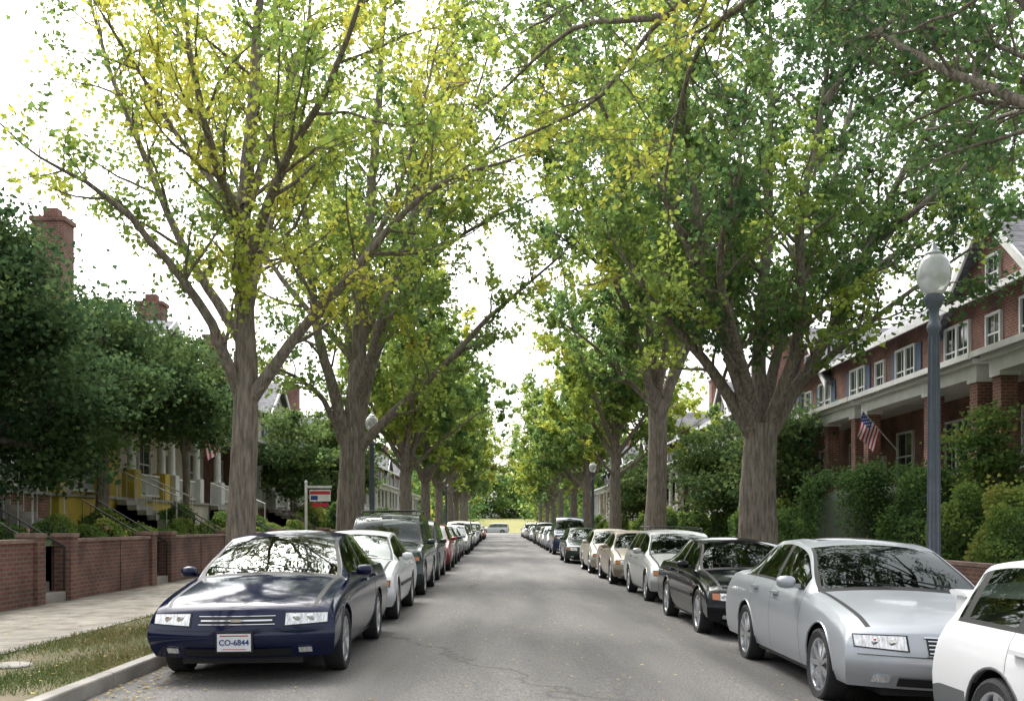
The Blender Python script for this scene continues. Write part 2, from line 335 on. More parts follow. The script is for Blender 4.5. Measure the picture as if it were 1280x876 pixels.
# tree just outside the view on the right, its boughs hang into the top
t=Tree(lambda p:.28+(.50 if (p[0]<2.9) else .0)*(1 if p[2]<8.0 else .5)+.10*math.sin(p[0]*2+p[2]),leaf=.078,perTwig=17,sp=.29,dens=1.0,rs=.55)
t.trunk((6.3,8.2,0),(6.3,8.2,3.6),.40,.34)
for l,r in [([(6.3,8.2,3.3),(6.2,10,5.2),(5.6,12,6.8),(4.9,14,8.6),(4.3,15,10.5)],.13),([(6.3,8.2,3.3),(6.8,10,5.8),(7.1,12.5,6.8),(7.2,15,7.6),(7.1,17,8.2)],.10),
 ([(6.3,8.2,3.3),(5,10,6.9),(3.6,12,8.4),(2.2,13.2,8.2),(1.3,14,7.4),(.3,14.6,7.0)],.10),([(6.3,8.2,3.3),(4.5,9,7.2),(2.8,11,9.3),(1.5,13,10.4)],.12),
 ([(3.6,12,8.2),(2.7,13.3,7.9),(2.4,14.2,6.9),(2.35,14.8,6.3)],.05),([(6.3,8.2,3.3),(7.5,9.5,7),(8,11,10),(8,12,12)],.13),([(6.3,8.2,3.3),(6.3,7,8),(6,6,12)],.15),([(2.2,13.2,8.2),(1.0,14.2,8.5),(0.1,15.2,8.2)],.05),
 ([(4.5,9.8,7.2),(3,12,8.6),(1.6,14.5,9.2),(.4,16.5,9.4)],.05),([(7,12,6.7),(6.3,14,7.9),(5.8,16,9.2)],.06),([(7.1,12.5,6.8),(6.6,13.5,7.2),(6.0,14.6,8.0)],.04),([(6.8,11,6.2),(6.0,12.5,7.6),(5.5,13.5,8.4)],.04),([(3.4,12.2,8.2),(3.2,14,8.6),(2.6,16,8.9)],.04)]:
    t.limb(l,r,start=.35,spread=.8)
t.build('ginkgo_tree',loc=(6.3,8.2,0))
t=Tree(lambda p:.5,leaf=.08,perTwig=14,sp=.38,rs=.7)
t.trunk((-5.0,5,.1),(-5,5,3.8),.34,.30)
for l,r in [([(-5,5,3.6),(-5.2,7.5,6.4),(-5.0,10,7.8),(-4.6,12.5,8.5)],.10),([(-5,5,3.6),(-5,5,8),(-5,5.5,12)],.15),([(-5,5,3.6),(-3,5,7),(-1.5,6,10)],.12),([(-5,5,3.6),(-6.5,6.5,7),(-7,8,10)],.12),([(-5,5,3.6),(-3.6,8,8),(-2,11,10.2),(-.6,13,11)],.12)]:
    t.limb(l,r,start=.35,spread=.75)
t.build('ginkgo_tree',loc=(-5,5,0))
def blobTree(name,loc,h0,blobs,mat,leaf,n,tint,r=.2):
    e=empty(name,loc); V=[];Fc=[];o=0
    pts=[]; T=[]
    def tb(p,rr,k=7):
        nonlocal o
        c=catmull(p,.5); v,f=tube_np(c,np.linspace(rr[0],rr[1],len(c)),k); V.append(v);Fc.append(f+o);o+=len(v)
    tb([(0,0,0),(.1,0,h0*.5),(0,0,h0)],(r,r*.7),10)
    for (x,y,z,R) in blobs:
        tb([(0,0,h0*.8),(x*.5,y*.5,(h0+z)/2-.2),(x,y,z)],(r*.5,.03))
        nc=int(26*R*R/4)+10; k=int(n*R*R/nc)
        cc=RNG.normal(size=(nc,3)); cc/=np.linalg.norm(cc,axis=1,keepdims=True); cc*= (R*RNG.uniform(.45,1.15,nc))[:,None]; cc[:,2]*=.8
        for c in cc:
            c=c+np.array([x,y,z]); s=RNG.uniform(.2,.48)*R**.5
            q=RNG.normal(size=(k,3))*s*np.array([1,1,.45]); pts.append(c+q); T.append(np.full(k,tint+RNG.normal()*.2)+RNG.normal(size=k)*.07)
            if RNG.random()<.5: tb([(x,y,z),tuple((c+np.array([x,y,z]))/2),tuple(c)],(.03,.01),4)
    np_mesh('trunk_and_limbs',np.vstack(V),np.vstack(Fc),BARK,smooth=True,parent=e)
    v,f=leaf_geo(np.vstack(pts),leaf,.6); np_mesh('foliage',v,f,mat,tint=np.concatenate(T),parent=e); return e
blobTree('yard_tree',(-10.6,20.5,1.2),2.6,[(-1.5,-1,2.6,1.5),(1.0,.5,2.8,1.4),(0,0,4.3,1.7),(-1.4,.5,5.6,1.3),(.6,-1,4.4,1.3),(1.7,2,3.4,1.1),(-.3,-1.5,1.9,1.2),(1.2,1.0,1.7,1.0),(-.7,1,6.2,1.0),(-1.3,0,7.2,1.0),(-.2,-1,1.2,1.0),(.4,.3,5.4,.9),(.1,.4,6.3,.8)],DARKL,.105,2800,.52)
blobTree('yard_tree',(-11.2,28,1.3),2.9,[(0,0,3.6,1.7),(1.3,1,3.6,1.3),(-1,1,4.8,1.5),(.5,-1,5.2,1.2),(1.9,-.5,4.5,1.0),(-1.5,-1,2.5,1.2),(2.3,1.5,3.3,1.0),(.2,0,6.0,1.0)],DARKL,.12,2000,.64)
blobTree('yard_tree',(-10.6,33.5,1.3),3.2,[(0,0,4.2,1.4),(.8,.5,3.6,1.1),(-.8,0,5.2,1.3),(.3,-1,5.6,1.0),(1.2,0,4.8,.8)],DARKL,.13,1700,.74,.14)
blobTree('yard_tree',(10.2,44,.9),2,[(0,0,2.6,1.8),(-.8,1,3.6,1.4),(.6,-1,4.4,1.5),(-1,-1.5,2.0,1.2)],DARKL,.16,1200,.8)
blobTree('yard_tree',(9.8,36,.9),1.6,[(0,0,2.2,1.4),(.5,1,3.2,1.2),(.3,-1,3.8,1.1)],DARKL,.15,1300,.75)
blobTree('yard_tree',(-10.4,50,1.3),2,[(0,0,2.4,1.4),(.6,1,3.4,1.2),(-.5,-1.5,3.0,1.1),(0,0,4.6,1.4)],DARKL,.17,1200,.8)
blobTree('yard_tree',(-10.2,62,1.3),2.2,[(0,0,3,2.2),(.6,1,4.4,1.8),(-.5,-1.5,3.3,1.6),(0,0,5.8,1.8)],DARKL,.2,900,.9)
blobTree('yard_tree',(10.5,75,.9),2.2,[(0,0,3,2.4),(.6,1,4.4,1.8),(-.5,-1.5,3.3,1.9)],DARKL,.2,900,.9)
blobTree('conifer_shrub',(10.6,21.6,.85),1.2,[(0,0,.9,.8),(.1,0,1.6,.75),(0,0.1,2.3,.6),(0,0,2.9,.4)],SHRUB,.085,4200,.5,.08)
pts=[];T=[]
for k in range(46):
    x=-75+k*3.4+random.uniform(-1.5,1.5); y=random.uniform(246,262); hh=random.uniform(11,17)
    if -3<x<12: hh*=.78
    for j in range(22):
        c=np.array([x+random.gauss(0,2.6),y+random.gauss(0,2),2.5+hh*random.random()**.8]); q=RNG.normal(size=(70,3))*np.array([1.3,1.2,.8]); pts.append(c+q); T.append(np.full(70,.6+random.gauss(0,.2))+RNG.normal(size=70)*.1)
v,f=leaf_geo(np.vstack(pts),.75,.6); np_mesh('distant_trees',v,f,GINK,tint=np.concatenate(T)-.2)
pts=[];T=[]
for s_ in (-1,1):
    for k in range(26):
        x=s_*random.uniform(9,30); y=random.uniform(130,240); hh=random.uniform(7,14)
        for j in range(20):
            c=np.array([x+random.gauss(0,2.3),y+random.gauss(0,2),1.5+hh*random.random()**.8]); q=RNG.normal(size=(50,3))*np.array([1.1,1.1,.8]); pts.append(c+q); T.append(np.full(50,.6+random.gauss(0,.2))+RNG.normal(size=50)*.1)
v,f=leaf_geo(np.vstack(pts),.55,.6); np_mesh('distant_trees',v,f,GINK,tint=np.concatenate(T)-.2)
def shrub(name,loc,dim,n=5000,leaf=.07,tint=.45,box=False,flowers=0):
    e=empty(name,loc); dx,dy,dz=dim
    d=RNG.normal(size=(n,3)); d/=np.linalg.norm(d,axis=1,keepdims=True); d[:,2]=np.abs(d[:,2])
    if box: d=np.sign(d)*np.abs(d)**.35; d/= (np.abs(d)**6).sum(1,keepdims=True)**(1/6)
    lump=1+.16*np.sin(d[:,0]*dx*4+loc[0]*3)*np.cos(d[:,1]*dy*4+loc[1])+.11*np.sin(d[:,2]*7+d[:,0]*5+loc[1])
    if box: lump=1+(lump-1)*.35
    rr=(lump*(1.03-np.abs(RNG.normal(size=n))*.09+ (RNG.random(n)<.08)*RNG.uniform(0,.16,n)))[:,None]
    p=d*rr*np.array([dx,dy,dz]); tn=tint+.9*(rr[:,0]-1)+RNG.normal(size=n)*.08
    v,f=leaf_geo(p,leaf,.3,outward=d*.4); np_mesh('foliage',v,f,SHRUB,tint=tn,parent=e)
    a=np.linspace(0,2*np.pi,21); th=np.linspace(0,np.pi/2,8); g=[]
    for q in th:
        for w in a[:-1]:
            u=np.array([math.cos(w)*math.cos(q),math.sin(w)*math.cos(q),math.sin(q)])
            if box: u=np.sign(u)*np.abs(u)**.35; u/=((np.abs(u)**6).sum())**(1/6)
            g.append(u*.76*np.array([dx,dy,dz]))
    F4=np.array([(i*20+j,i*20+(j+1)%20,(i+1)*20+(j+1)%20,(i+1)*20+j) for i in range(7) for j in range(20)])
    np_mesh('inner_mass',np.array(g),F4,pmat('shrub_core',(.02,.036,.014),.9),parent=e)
    if flowers:
        k=RNG.integers(0,n,flowers); v,f=leaf_geo(p[k]*1.04,.1); np_mesh('blossoms',v,f,FLOWER,parent=e)
    return e
shrub('hedge',(9.6,26.3,.85),(1.0,2.7,2.1),16000,.065,.20,True)
shrub('shrub',(9.9,22.8,.85),(1.0,1.2,1.85),9000,.07,.32)
shrub('shrub',(9.6,20.3,.8),(.9,1.1,1.35),8000,.07,.6)
shrub('shrub',(10.2,18.8,.8),(1.1,1.2,1.6),8000,.075,.8)
shrub('shrub',(9.2,17.4,.8),(.7,.9,1.0),6000,.055,.62)
shrub('shrub',(9.3,31.0,.85),(.8,1.6,1.1),6000,.08,.4)
for k in range(14): shrub('shrub',(9.2+random.uniform(-.2,.8),34.5+k*5+random.uniform(-1,1),.85),(.8,random.uniform(1,2),random.uniform(.7,1.5)),2600,.13,random.uniform(.4,.75))
for k in range(34):
    y=13.0+k*1.0; shrub('garden_plant',(-8.5-random.uniform(0,1.0),y,1.17),(random.uniform(.2,.45),random.uniform(.25,.6),random.uniform(.15,.5)),1300,.05,random.uniform(.4,.9),flowers=12 if k%3==0 else 0)
for k in range(6): shrub('shrub',(-10.3+random.uniform(-.8,.8),17+k*4.6,1.3),(.6,.8,random.uniform(.4,.75)),2600,.08,random.uniform(.4,.75))
for k in range(14): shrub('shrub',(-9.3+random.uniform(-.3,.3),50+k*6,1.25),(.8,1.7,random.uniform(.8,1.5)),1800,.15,random.uniform(.4,.8))
# ---------------------------------------------------------------- ground
def sheet(name,xs,zs,y0,y1,mat,ny=2):
    m=MB(); n=len(xs); ys=np.linspace(y0,y1,ny)
    m.add([(x,y,z) for y in ys for x,z in zip(xs,zs)],[(j*n+i,j*n+i+1,(j+1)*n+i+1,(j+1)*n+i) for j in range(ny-1) for i in range(n-1)])
    return m.obj(name,[mat])
def asphalt():
    m=bpy.data.materials.new('asphalt'); t,N,L,b=nt(m); tc=N.new('ShaderNodeTexCoord')
    def noise(s,d=6,sc=(1,1,1)):
        mp=N.new('ShaderNodeMapping'); mp.inputs['Scale'].default_value=sc; L.new(tc.outputs['Object'],mp.inputs[0])
        n=N.new('ShaderNodeTexNoise'); n.inputs['Scale'].default_value=s; n.inputs['Detail'].default_value=d; L.new(mp.outputs[0],n.inputs['Vector']); return n
    a=noise(1.1,9,(1,.14,1)); g=noise(55,4); r=N.new('ShaderNodeValToRGB'); r.color_ramp.elements[0].position=.38; r.color_ramp.elements[1].position=.62
    r.color_ramp.elements[0].color=(.092,.088,.085,1); r.color_ramp.elements[1].color=(.165,.157,.150,1); L.new(a.outputs[0],r.inputs[0])
    r2=N.new('ShaderNodeValToRGB'); r2.color_ramp.elements[0].position=.35; r2.color_ramp.elements[1].position=.68; r2.color_ramp.elements[0].color=(.5,.5,.5,1); r2.color_ramp.elements[1].color=(1.45,1.45,1.43,1); L.new(g.outputs[0],r2.inputs[0])
    mx=N.new('ShaderNodeMix'); mx.data_type='RGBA'; mx.blend_type='MULTIPLY'; mx.inputs[0].default_value=1; L.new(r.outputs[0],mx.inputs[6]); L.new(r2.outputs[0],mx.inputs[7])
    v=N.new('ShaderNodeTexVoronoi'); v.feature='DISTANCE_TO_EDGE'; v.inputs['Scale'].default_value=.25
    mp=N.new('ShaderNodeMapping'); mp.inputs['Scale'].default_value=(1,.6,1); L.new(tc.outputs['Object'],mp.inputs[0]); w=noise(1.5,6)
    ad=N.new('ShaderNodeMix'); ad.data_type='RGBA'; ad.inputs[0].default_value=.5; L.new(mp.outputs[0],ad.inputs[6]); L.new(w.outputs['Color'],ad.inputs[7]); L.new(ad.outputs[2],v.inputs['Vector'])
    cr=N.new('ShaderNodeValToRGB'); cr.color_ramp.elements[0].position=0; cr.color_ramp.elements[0].color=(.5,.5,.5,1); cr.color_ramp.elements[1].position=.006; cr.color_ramp.elements[1].color=(1,1,1,1); L.new(v.outputs[0],cr.inputs[0])
    m2=N.new('ShaderNodeMix'); m2.data_type='RGBA'; m2.blend_type='MULTIPLY'; m2.inputs[0].default_value=1; L.new(mx.outputs[2],m2.inputs[6]); L.new(cr.outputs[0],m2.inputs[7])
    L.new(m2.outputs[2],b.inputs['Base Color']); b.inputs['Roughness'].default_value=.78
    bp=N.new('ShaderNodeBump'); bp.inputs['Strength'].default_value=.5; bp.inputs['Distance'].default_value=.012; L.new(g.outputs[0],bp.inputs['Height']); L.new(bp.outputs[0],b.inputs['Normal'])
    return m
ASPH=asphalt()
def grassground(name,a,b_,c):
    m=bpy.data.materials.new(name); t,N,L,b=nt(m); tc=N.new('ShaderNodeTexCoord'); n=N.new('ShaderNodeTexNoise'); n.inputs['Scale'].default_value=1.1; n.inputs['Detail'].default_value=10; n.inputs['Roughness'].default_value=.7
    L.new(tc.outputs['Object'],n.inputs['Vector']); r=N.new('ShaderNodeValToRGB'); e=r.color_ramp.elements; e[0].position=.35; e[0].color=(*a,1); e[1].position=.65; e[1].color=(*c,1); k=e.new(.5); k.color=(*b_,1)
    L.new(n.outputs[0],r.inputs[0]); L.new(r.outputs[0],b.inputs['Base Color']); b.inputs['Roughness'].default_value=.95
    n2=N.new('ShaderNodeTexNoise'); n2.inputs['Scale'].default_value=35; L.new(tc.outputs['Object'],n2.inputs['Vector']); bp=N.new('ShaderNodeBump'); bp.inputs['Strength'].default_value=.8; bp.inputs['Distance'].default_value=.04; L.new(n2.outputs[0],bp.inputs['Height']); L.new(bp.outputs[0],b.inputs['Normal']); return m
VERGE=grassground('verge_soil',(.09,.10,.04),(.13,.12,.06),(.20,.16,.11))
LAWN=grassground('lawn',(.04,.07,.02),(.06,.095,.026),(.09,.10,.04))
FIELD=grassground('field_grass',(.18,.2,.06),(.24,.23,.07),(.30,.26,.1))
sheet('ground',[-1500,1500],[-.35,-.35],-300,2500,LAWN)
sheet('road',[-3.56,-3.2,-1,.6,2.2,4.3,4.76],[0,.006,.04,.05,.03,-.10,-.12],-60,170,ASPH)
sheet('cross_street',[-80,80],[-.11,-.11],165,180,ASPH)
sheet('verge',[-5.26,-3.7],[.12,.128],-60,163,VERGE); sheet('verge',[4.9,6.4],[.022,.026],-60,163,VERGE)
def pavem():
    m=bpy.data.materials.new('sidewalk_concrete'); t,N,L,b=nt(m); tc=N.new('ShaderNodeTexCoord'); br=N.new('ShaderNodeTexBrick'); L.new(tc.outputs['Object'],br.inputs['Vector'])
    br.offset=0; br.inputs['Color1'].default_value=(.34,.31,.27,1); br.inputs['Color2'].default_value=(.29,.27,.235,1); br.inputs['Mortar'].default_value=(.13,.12,.1,1)
    br.inputs['Scale'].default_value=1; br.inputs['Brick Width'].default_value=1.26; br.inputs['Row Height'].default_value=1.3; br.inputs['Mortar Size'].default_value=.01
    n=N.new('ShaderNodeTexNoise'); n.inputs['Scale'].default_value=3; n.inputs['Detail'].default_value=10; L.new(tc.outputs['Object'],n.inputs['Vector'])
    r=N.new('ShaderNodeValToRGB'); r.color_ramp.elements[0].position=.3; r.color_ramp.elements[0].color=(.5,.48,.45,1); r.color_ramp.elements[1].position=.68; r.color_ramp.elements[1].color=(1.05,1.05,1.05,1); L.new(n.outputs[0],r.inputs[0])
    mx=N.new('ShaderNodeMix'); mx.data_type='RGBA'; mx.blend_type='MULTIPLY'; mx.inputs[0].default_value=1; L.new(br.outputs[0],mx.inputs[6]); L.new(r.outputs[0],mx.inputs[7]); L.new(mx.outputs[2],b.inputs['Base Color']); b.inputs['Roughness'].default_value=.9; return m
PV=pavem()
sheet('sidewalk',[-7.78,-5.25],[.136,.13],-60,163,PV); sheet('sidewalk',[6.4,8.1],[.03,.034],-60,163,PV)
for nm,x0,x1,z1 in (('kerb',-3.70,-3.56,.135),('kerb',4.76,4.90,.028)):
    m=MB(); y=-60
    while y<163:
        L_=random.uniform(2.4,3); m.box(x0+random.uniform(-.004,.004),x1,y,y+L_-.012,-.3,z1+random.uniform(-.004,.004)); y+=L_
    m.obj(nm,[CONC],bevel=.02)
sheet('lawn',[-60,-13,-7.9],[2.0,1.6,1.12],-20,163,LAWN); sheet('lawn',[8.2,12,60],[.72,.95,1.6],-20,163,LAWN)
m=MB(); m.add([(-200,182,-.1),(200,182,-.1),(200,242,2.9),(-200,242,2.9),(200,900,3.2),(-200,900,3.2)],[(0,1,2,3),(3,2,4,5)]); m.obj('field',[FIELD])
m=MB(); segs=[(8,12.2,1.25),(13.0,16.8,1.25),(18.1,22.3,1.24),(23.6,28.5,1.24),(29.7,35,1.24),(36.2,44,1.24),(45.2,56,1.24),(57,70,1.24),(71,100,1.24),(101,160,1.24)]
for a,b_,z in segs:
    m.box(-7.98,-7.76,a,b_,-.3,z-.06,0); m.box(-8.0,-7.73,a-.02,b_+.02,z-.06,z,1)
    for yy in (a,b_): m.box(-8.05,-7.70,yy-.15,yy+.15,-.3,z+.03,0); m.box(-8.07,-7.68,yy-.17,yy+.17,z+.03,z+.1,1)
    for yy in np.arange(a+.15,b_,2.2)[1:]: m.box(-8.0,-7.74,yy-.02,yy+.02,.13,z-.07,0)
m.obj('brick_garden_wall',[WALLB,STONE])
for k,(a,b_) in enumerate(zip([s[1] for s in segs[:-1]],[s[0] for s in segs[1:]])):
    m=MB()
    for i in range(6): m.box(-7.9-.3*i-2.2,-7.78-.3*i,a+.16,b_-.16,-.2,.13+.175*(i+1),0)
    m.obj('garden_steps',[CONC],bevel=.01)
    m=MB()
    for yy in (b_-.2,a+.2):
        m.tube([(-7.8,yy,.3),(-7.8,yy,1.1),(-9.4,yy,2.05),(-9.4,yy,1.2)],.018,6)
        for q in np.linspace(.12,.88,7): m.tube([(-7.8-1.6*q,yy,.25+.95*q),(-7.8-1.6*q,yy,1.1+.95*q)],.009,5)
    m.obj('iron_handrail',[IRON])
m=MB()
for a,b_ in ((5,15.2),(16.6,24),(25.2,33),(34.2,44),(45,58),(59,80),(81,160)): m.box(8.1,8.3,a,b_,-.3,.78,0); m.box(8.08,8.33,a,b_,.78,.84,1)
m.obj('brick_garden_wall',[WALLB,STONE])
n=5200; x=np.concatenate([-3.5+np.abs(RNG.normal(size=2300))*.4,RNG.uniform(-3.5,4.7,900),4.7-np.abs(RNG.normal(size=600))*.4,RNG.uniform(-7.7,-3.7,1400)]); y=RNG.uniform(7,34,n)
zz=np.interp(x,[-7.8,-5.25,-3.7,-3.69,-3.2,-1,.6,2.2,4.3,4.76],[.145,.14,.15,.012,.015,.048,.058,.04,-.09,-.11])+.006
v,f=leaf_geo(np.stack([x,y,zz],1),.036,6); np_mesh('fallen_leaves',v,f,DRY,tint=RNG.uniform(0,.9,n))
n=70000; x=RNG.uniform(-5.3,-3.68,n); y=8+RNG.random(n)**1.6*26; k=(np.sin(x*3.1+1)*np.cos(y*1.3)+np.sin(y*.7+x*2)*.7+RNG.normal(size=n)*.5)>-.3; x=x[k];y=y[k]; n=len(x)
h=RNG.uniform(.015,.055,n); a=RNG.uniform(0,6.28,n); w=.005; z0=np.full(n,.12); l=RNG.normal(size=(n,2))*.02
v=np.stack([np.stack([x-w*np.cos(a),y-w*np.sin(a),z0],1),np.stack([x+w*np.cos(a),y+w*np.sin(a),z0],1),np.stack([x+l[:,0]+.002,y+l[:,1],z0+h],1),np.stack([x+l[:,0]-.002,y+l[:,1],z0+h],1)],1).reshape(-1,3)
np_mesh('verge_grass',v,np.arange(4*n).reshape(n,4),GRASSB,tint=.45+.35*np.sin(x*2+y*.9)+RNG.normal(size=n)*.2)
m=MB(); m.lathe([(0,.02),(.17,.02),(.19,.012),(.2,0)],24,(-4.75,9.7,.13)); m.obj('utility_cover',[CONC])
# ---------------------------------------------------------------- cars
def pchip(xk,yk,x):
    xk=np.array(xk,float); yk=np.array(yk,float); h=np.diff(xk); d=np.diff(yk)/h; m=np.zeros(len(xk))
    m[0]=d[0]; m[-1]=d[-1]
    for i in range(1,len(xk)-1):
        if d[i-1]*d[i]>0: w1=2*h[i]+h[i-1]; w2=h[i]+2*h[i-1]; m[i]=(w1+w2)/(w1/d[i-1]+w2/d[i])
    i=np.clip(np.searchsorted(xk,x)-1,0,len(h)-1); t=(x-xk[i])/h[i]
    return (1+2*t)*(1-t)**2*yk[i]+t*(1-t)**2*h[i]*m[i]+t*t*(3-2*t)*yk[i+1]+t*t*(t-1)*h[i]*m[i+1]
TYPES={
'sedan':dict(L=4.8,W=1.76,H=1.42,top=[(0,.69),(.06,.735),(.2,.775),(.6,.855),(1.05,.915),(1.36,.955),(1.42,.985),(1.8,1.19),(2.12,1.335),(2.35,1.39),(2.7,1.42),(3.1,1.405),(3.4,1.345),(3.75,1.19),(4.02,1.075),(4.12,1.05),(4.5,1.03),(4.72,1.0),(4.8,.93)],
  belt=[(0,.64),(.3,.71),(1.0,.84),(1.5,.90),(3.4,.955),(4.3,.955),(4.8,.87)],ws=(1.42,2.17),rw=(3.40,4.02),sg=(1.62,3.86),wt=[(0,-.18),(.3,-.16),(1.2,-.15),(1.42,-.13),(2.2,-.27),(3.3,-.27),(4.0,-.18),(4.8,-.15)],fw=.95,rwh=3.66,r=.315,doors=(1.55,2.62,3.42),pil=(2.60,3.42)),
'wagon':dict(L=4.45,W=1.72,H=1.45,top=[(0,.68),(.06,.73),(.2,.77),(.6,.85),(1.0,.91),(1.25,.96),(1.32,.99),(2.0,1.36),(2.2,1.42),(2.6,1.45),(3.6,1.44),(4.0,1.40),(4.1,1.36),(4.38,1.0),(4.45,.9)],
  belt=[(0,.64),(.3,.72),(1.0,.85),(1.4,.91),(3.4,.95),(4.2,.95),(4.45,.88)],ws=(1.32,2.02),rw=(4.10,4.37),sg=(1.5,4.08),wt=[(0,-.16),(1.32,-.13),(2.05,-.26),(3.9,-.26),(4.45,-.2)],fw=.88,rwh=3.44,r=.31,doors=(1.45,2.5,3.3),pil=(2.46,3.26,3.98)),
'suv':dict(L=4.65,W=1.82,H=1.74,top=[(0,.86),(.06,.93),(.2,.97),(.7,1.03),(1.2,1.07),(1.28,1.10),(1.85,1.62),(2.05,1.70),(2.5,1.74),(3.9,1.73),(4.4,1.68),(4.5,1.6),(4.62,1.1),(4.65,1.0)],
  belt=[(0,.80),(.3,.9),(1.0,1.0),(1.4,1.03),(3.4,1.06),(4.4,1.06),(4.65,.98)],ws=(1.28,1.88),rw=(4.49,4.60),sg=(1.45,4.38),wt=[(0,-.14),(1.28,-.12),(1.9,-.22),(4.3,-.22),(4.65,-.16)],fw=.88,rwh=3.6,r=.36,doors=(1.4,2.45,3.3),pil=(2.42,3.28)),
}
def paintmat(name,c,metal=.4,rough=.3,coat=.7,spec=.5):
    return pmat('car_paint_'+name,c,rough,metal=metal,coat=coat,spec=spec)
ZR=[0,.10,.22,.36,.5,.64,.78,.88,.95,1.0]
def car(col,Xc,Yf,typ='sedan',L=None,H=None,W=None,z=0,roll=0,plate=None,rack=False,clad=None,spoiler=False,mold=False,grille='bar',nsp=5,sill=.24,amber=True,sunroof=False):
    p=TYPES[typ]; sx=(L or p['L'])/p['L']; sz=(H or p['H'])/p['H']; Wh=(W or p['W'])/2; L=p['L']*sx
    r=p['r']; fw=p['fw']*sx; rw=p['rwh']*sx; R=r+.055
    S=lambda k:[(a*sx) for a,_ in p[k]]
    def tf(k,x): return pchip(S(k),[b*(sz if k!='wt' else 1) for _,b in p[k]],x)
    gap=.008; ds=[d*sx for d in p['doors']]; pil=[q*sx for q in p['pil']]
    ws=[a*sx for a in p['ws']]; rg=[a*sx for a in p['rw']]; sg=[a*sx for a in p['sg']]
    xs=list(np.arange(0,L,.075))+[L]+[.02,.04,.12,L-.02,L-.05]
    for c in (fw,rw):
        xs+= [c+R*math.cos(a) for a in np.linspace(0,math.pi,17)]+[c+R+.004,c-R-.004]
    for d in ds+[ws[0]-.06]: xs+=[d,d+gap]
    for q in pil: xs+=[q-.045,q+.045]
    xs+=[ws[0],ws[1],rg[0],rg[1],sg[0],sg[1]]
    xs=sorted(xs); o=[xs[0]]
    for x in xs[1:]:
        if x-o[-1]>.0035: o.append(x)
    o[-1]=L; xs=np.array(o)
    top=tf('top',xs); belt=np.minimum(tf('belt',xs),top-.02); wt=Wh+tf('wt',xs)
    def zlow(x):
        b_=sill
        for c in (fw,rw):
            if abs(x-c)<R: b_=max(b_,r+math.sqrt(R*R-(x-c)**2))
        return b_
    def wprof(s): return Wh*np.interp(s,[0,.12,.3,.55,.75,.9,1],[.935,.965,.985,1,.99,.965,.925])
    def deform(x,y,z_):
        u=min(1.3,abs(y)/Wh)
        if x<.55:
            k=(1-x/.55)**2; x=x+.23*u**2.0*k; 
            zz=(z_/sz)
            x+= k*(.10*max(0,(zz-.52*(p['top'][0][1]/.69))/.2)**1.3) - k*.035*math.exp(-((zz-.44)/.08)**2)+k*.09*max(0,(.36-zz)/.14)
        if x>L-.5:
            k=(1-(L-x)/.5)**2; x=x-.16*u**2.6*k; zz=z_/sz
            x-= k*.05*max(0,(.34-zz)/.14)+ k*(.05*max(0,(zz-.6)/.3)) 
        return (x,y,z_)
    GR=[.07,.3,.55,.78,.90,.97,1.0]; TR=[.985,.93,.926,.8,.6,.4,.2,0]
    rings=[]
    for i,x in enumerate(xs):
        zb=zlow(x); B=belt[i]; T=top[i]; h=[]
        for s in ZR:
            zz=zb+(B-zb)*s; h.append((wprof((zz-sill)/(B-sill)),zz))
        crown=min(.055,(T-B)*.65); Te=T-crown; w0=h[-1][0]; w1=wt[i]
        for g in GR:
            h.append((w0+(w1-w0)*(g-.12*g*(1-g)),B+(Te-B)*g))
        for q in TR: h.append((w1*q,Te+crown*(1-q*q)))
        rings.append(h)
    nh=len(rings[0]); nr=2*nh-1; V=[]
    for i,x in enumerate(xs):
        h=rings[i]; full=[(-w,z_) for w,z_ in h]+[(w,z_) for w,z_ in h[-2::-1]]
        V+=[deform(x,w,z_) for w,z_ in full]
    Fs=[];M=[]; nz=len(ZR); ng=len(GR)
    for i in range(len(xs)-1):
        xm=(xs[i]+xs[i+1])/2; dgap=any(abs(xm-(d+gap/2))<gap/2 for d in ds); hgap=abs(xm-(ws[0]-.06+gap/2))<gap/2
        pl=any(abs(xm-q)<.045 for q in pil)
        for j in range(nr-1):
            jj=j if j<nh-1 else nr-2-j
            mat=0
            if jj<nz-1:
                if dgap: mat=2
                elif clad is not None and rings[i][jj][1]<.40: mat=3
            elif jj<nz-1+ng:
                g=jj-(nz-1)
                if sg[0]<xm<sg[1] and 1<=g<=4: mat=2 if pl else 1
                elif sg[0]<xm<sg[1] and g==0: mat=2
                elif dgap: mat=2 if g<1 else 0
            else:
                q=jj-(nz-1+ng)
                if ws[0]<xm<ws[1] and q>=2: mat=1
                elif rg[0]<xm<rg[1] and q>=2: mat=1
                elif (ws[0]<xm<ws[1] or rg[0]<xm<rg[1]) and q==1: mat=2
                elif xm<ws[0]-.06 and xm>.1 and q==1: mat=2
                elif ws[0]-.035<xm<ws[0]: mat=2
                elif hgap: mat=2
                elif sunroof and ws[1]+.25<xm<ws[1]+.85 and q>=4: mat=4
            Fs.append((i*nr+j,(i+1)*nr+j,(i+1)*nr+j+1,i*nr+j+1)); M.append(mat)
    mb=MB(); mb.add(V,Fs,M)
    for idx,xe in ((0,xs[0]),(len(xs)-1,xs[-1])):
        h=rings[idx]; nc=16; CV=[]
        for w,z_ in h:
            for k in range(nc+1):
                yy=-w+2*w*k/nc; CV.append(deform(xe,yy,z_))
        CF=[(a*(nc+1)+k,a*(nc+1)+k+1,(a+1)*(nc+1)+k+1,(a+1)*(nc+1)+k) for a in range(len(h)-2) for k in range(nc)]
        mb.add(CV,CF,[3 if (clad is not None and h[a][1]<.45) else 0 for a in range(len(h)-2) for k in range(nc)])
    e=empty('parked_car',(Xc,Yf,z)); e.rotation_euler=(roll,0,math.pi/2)
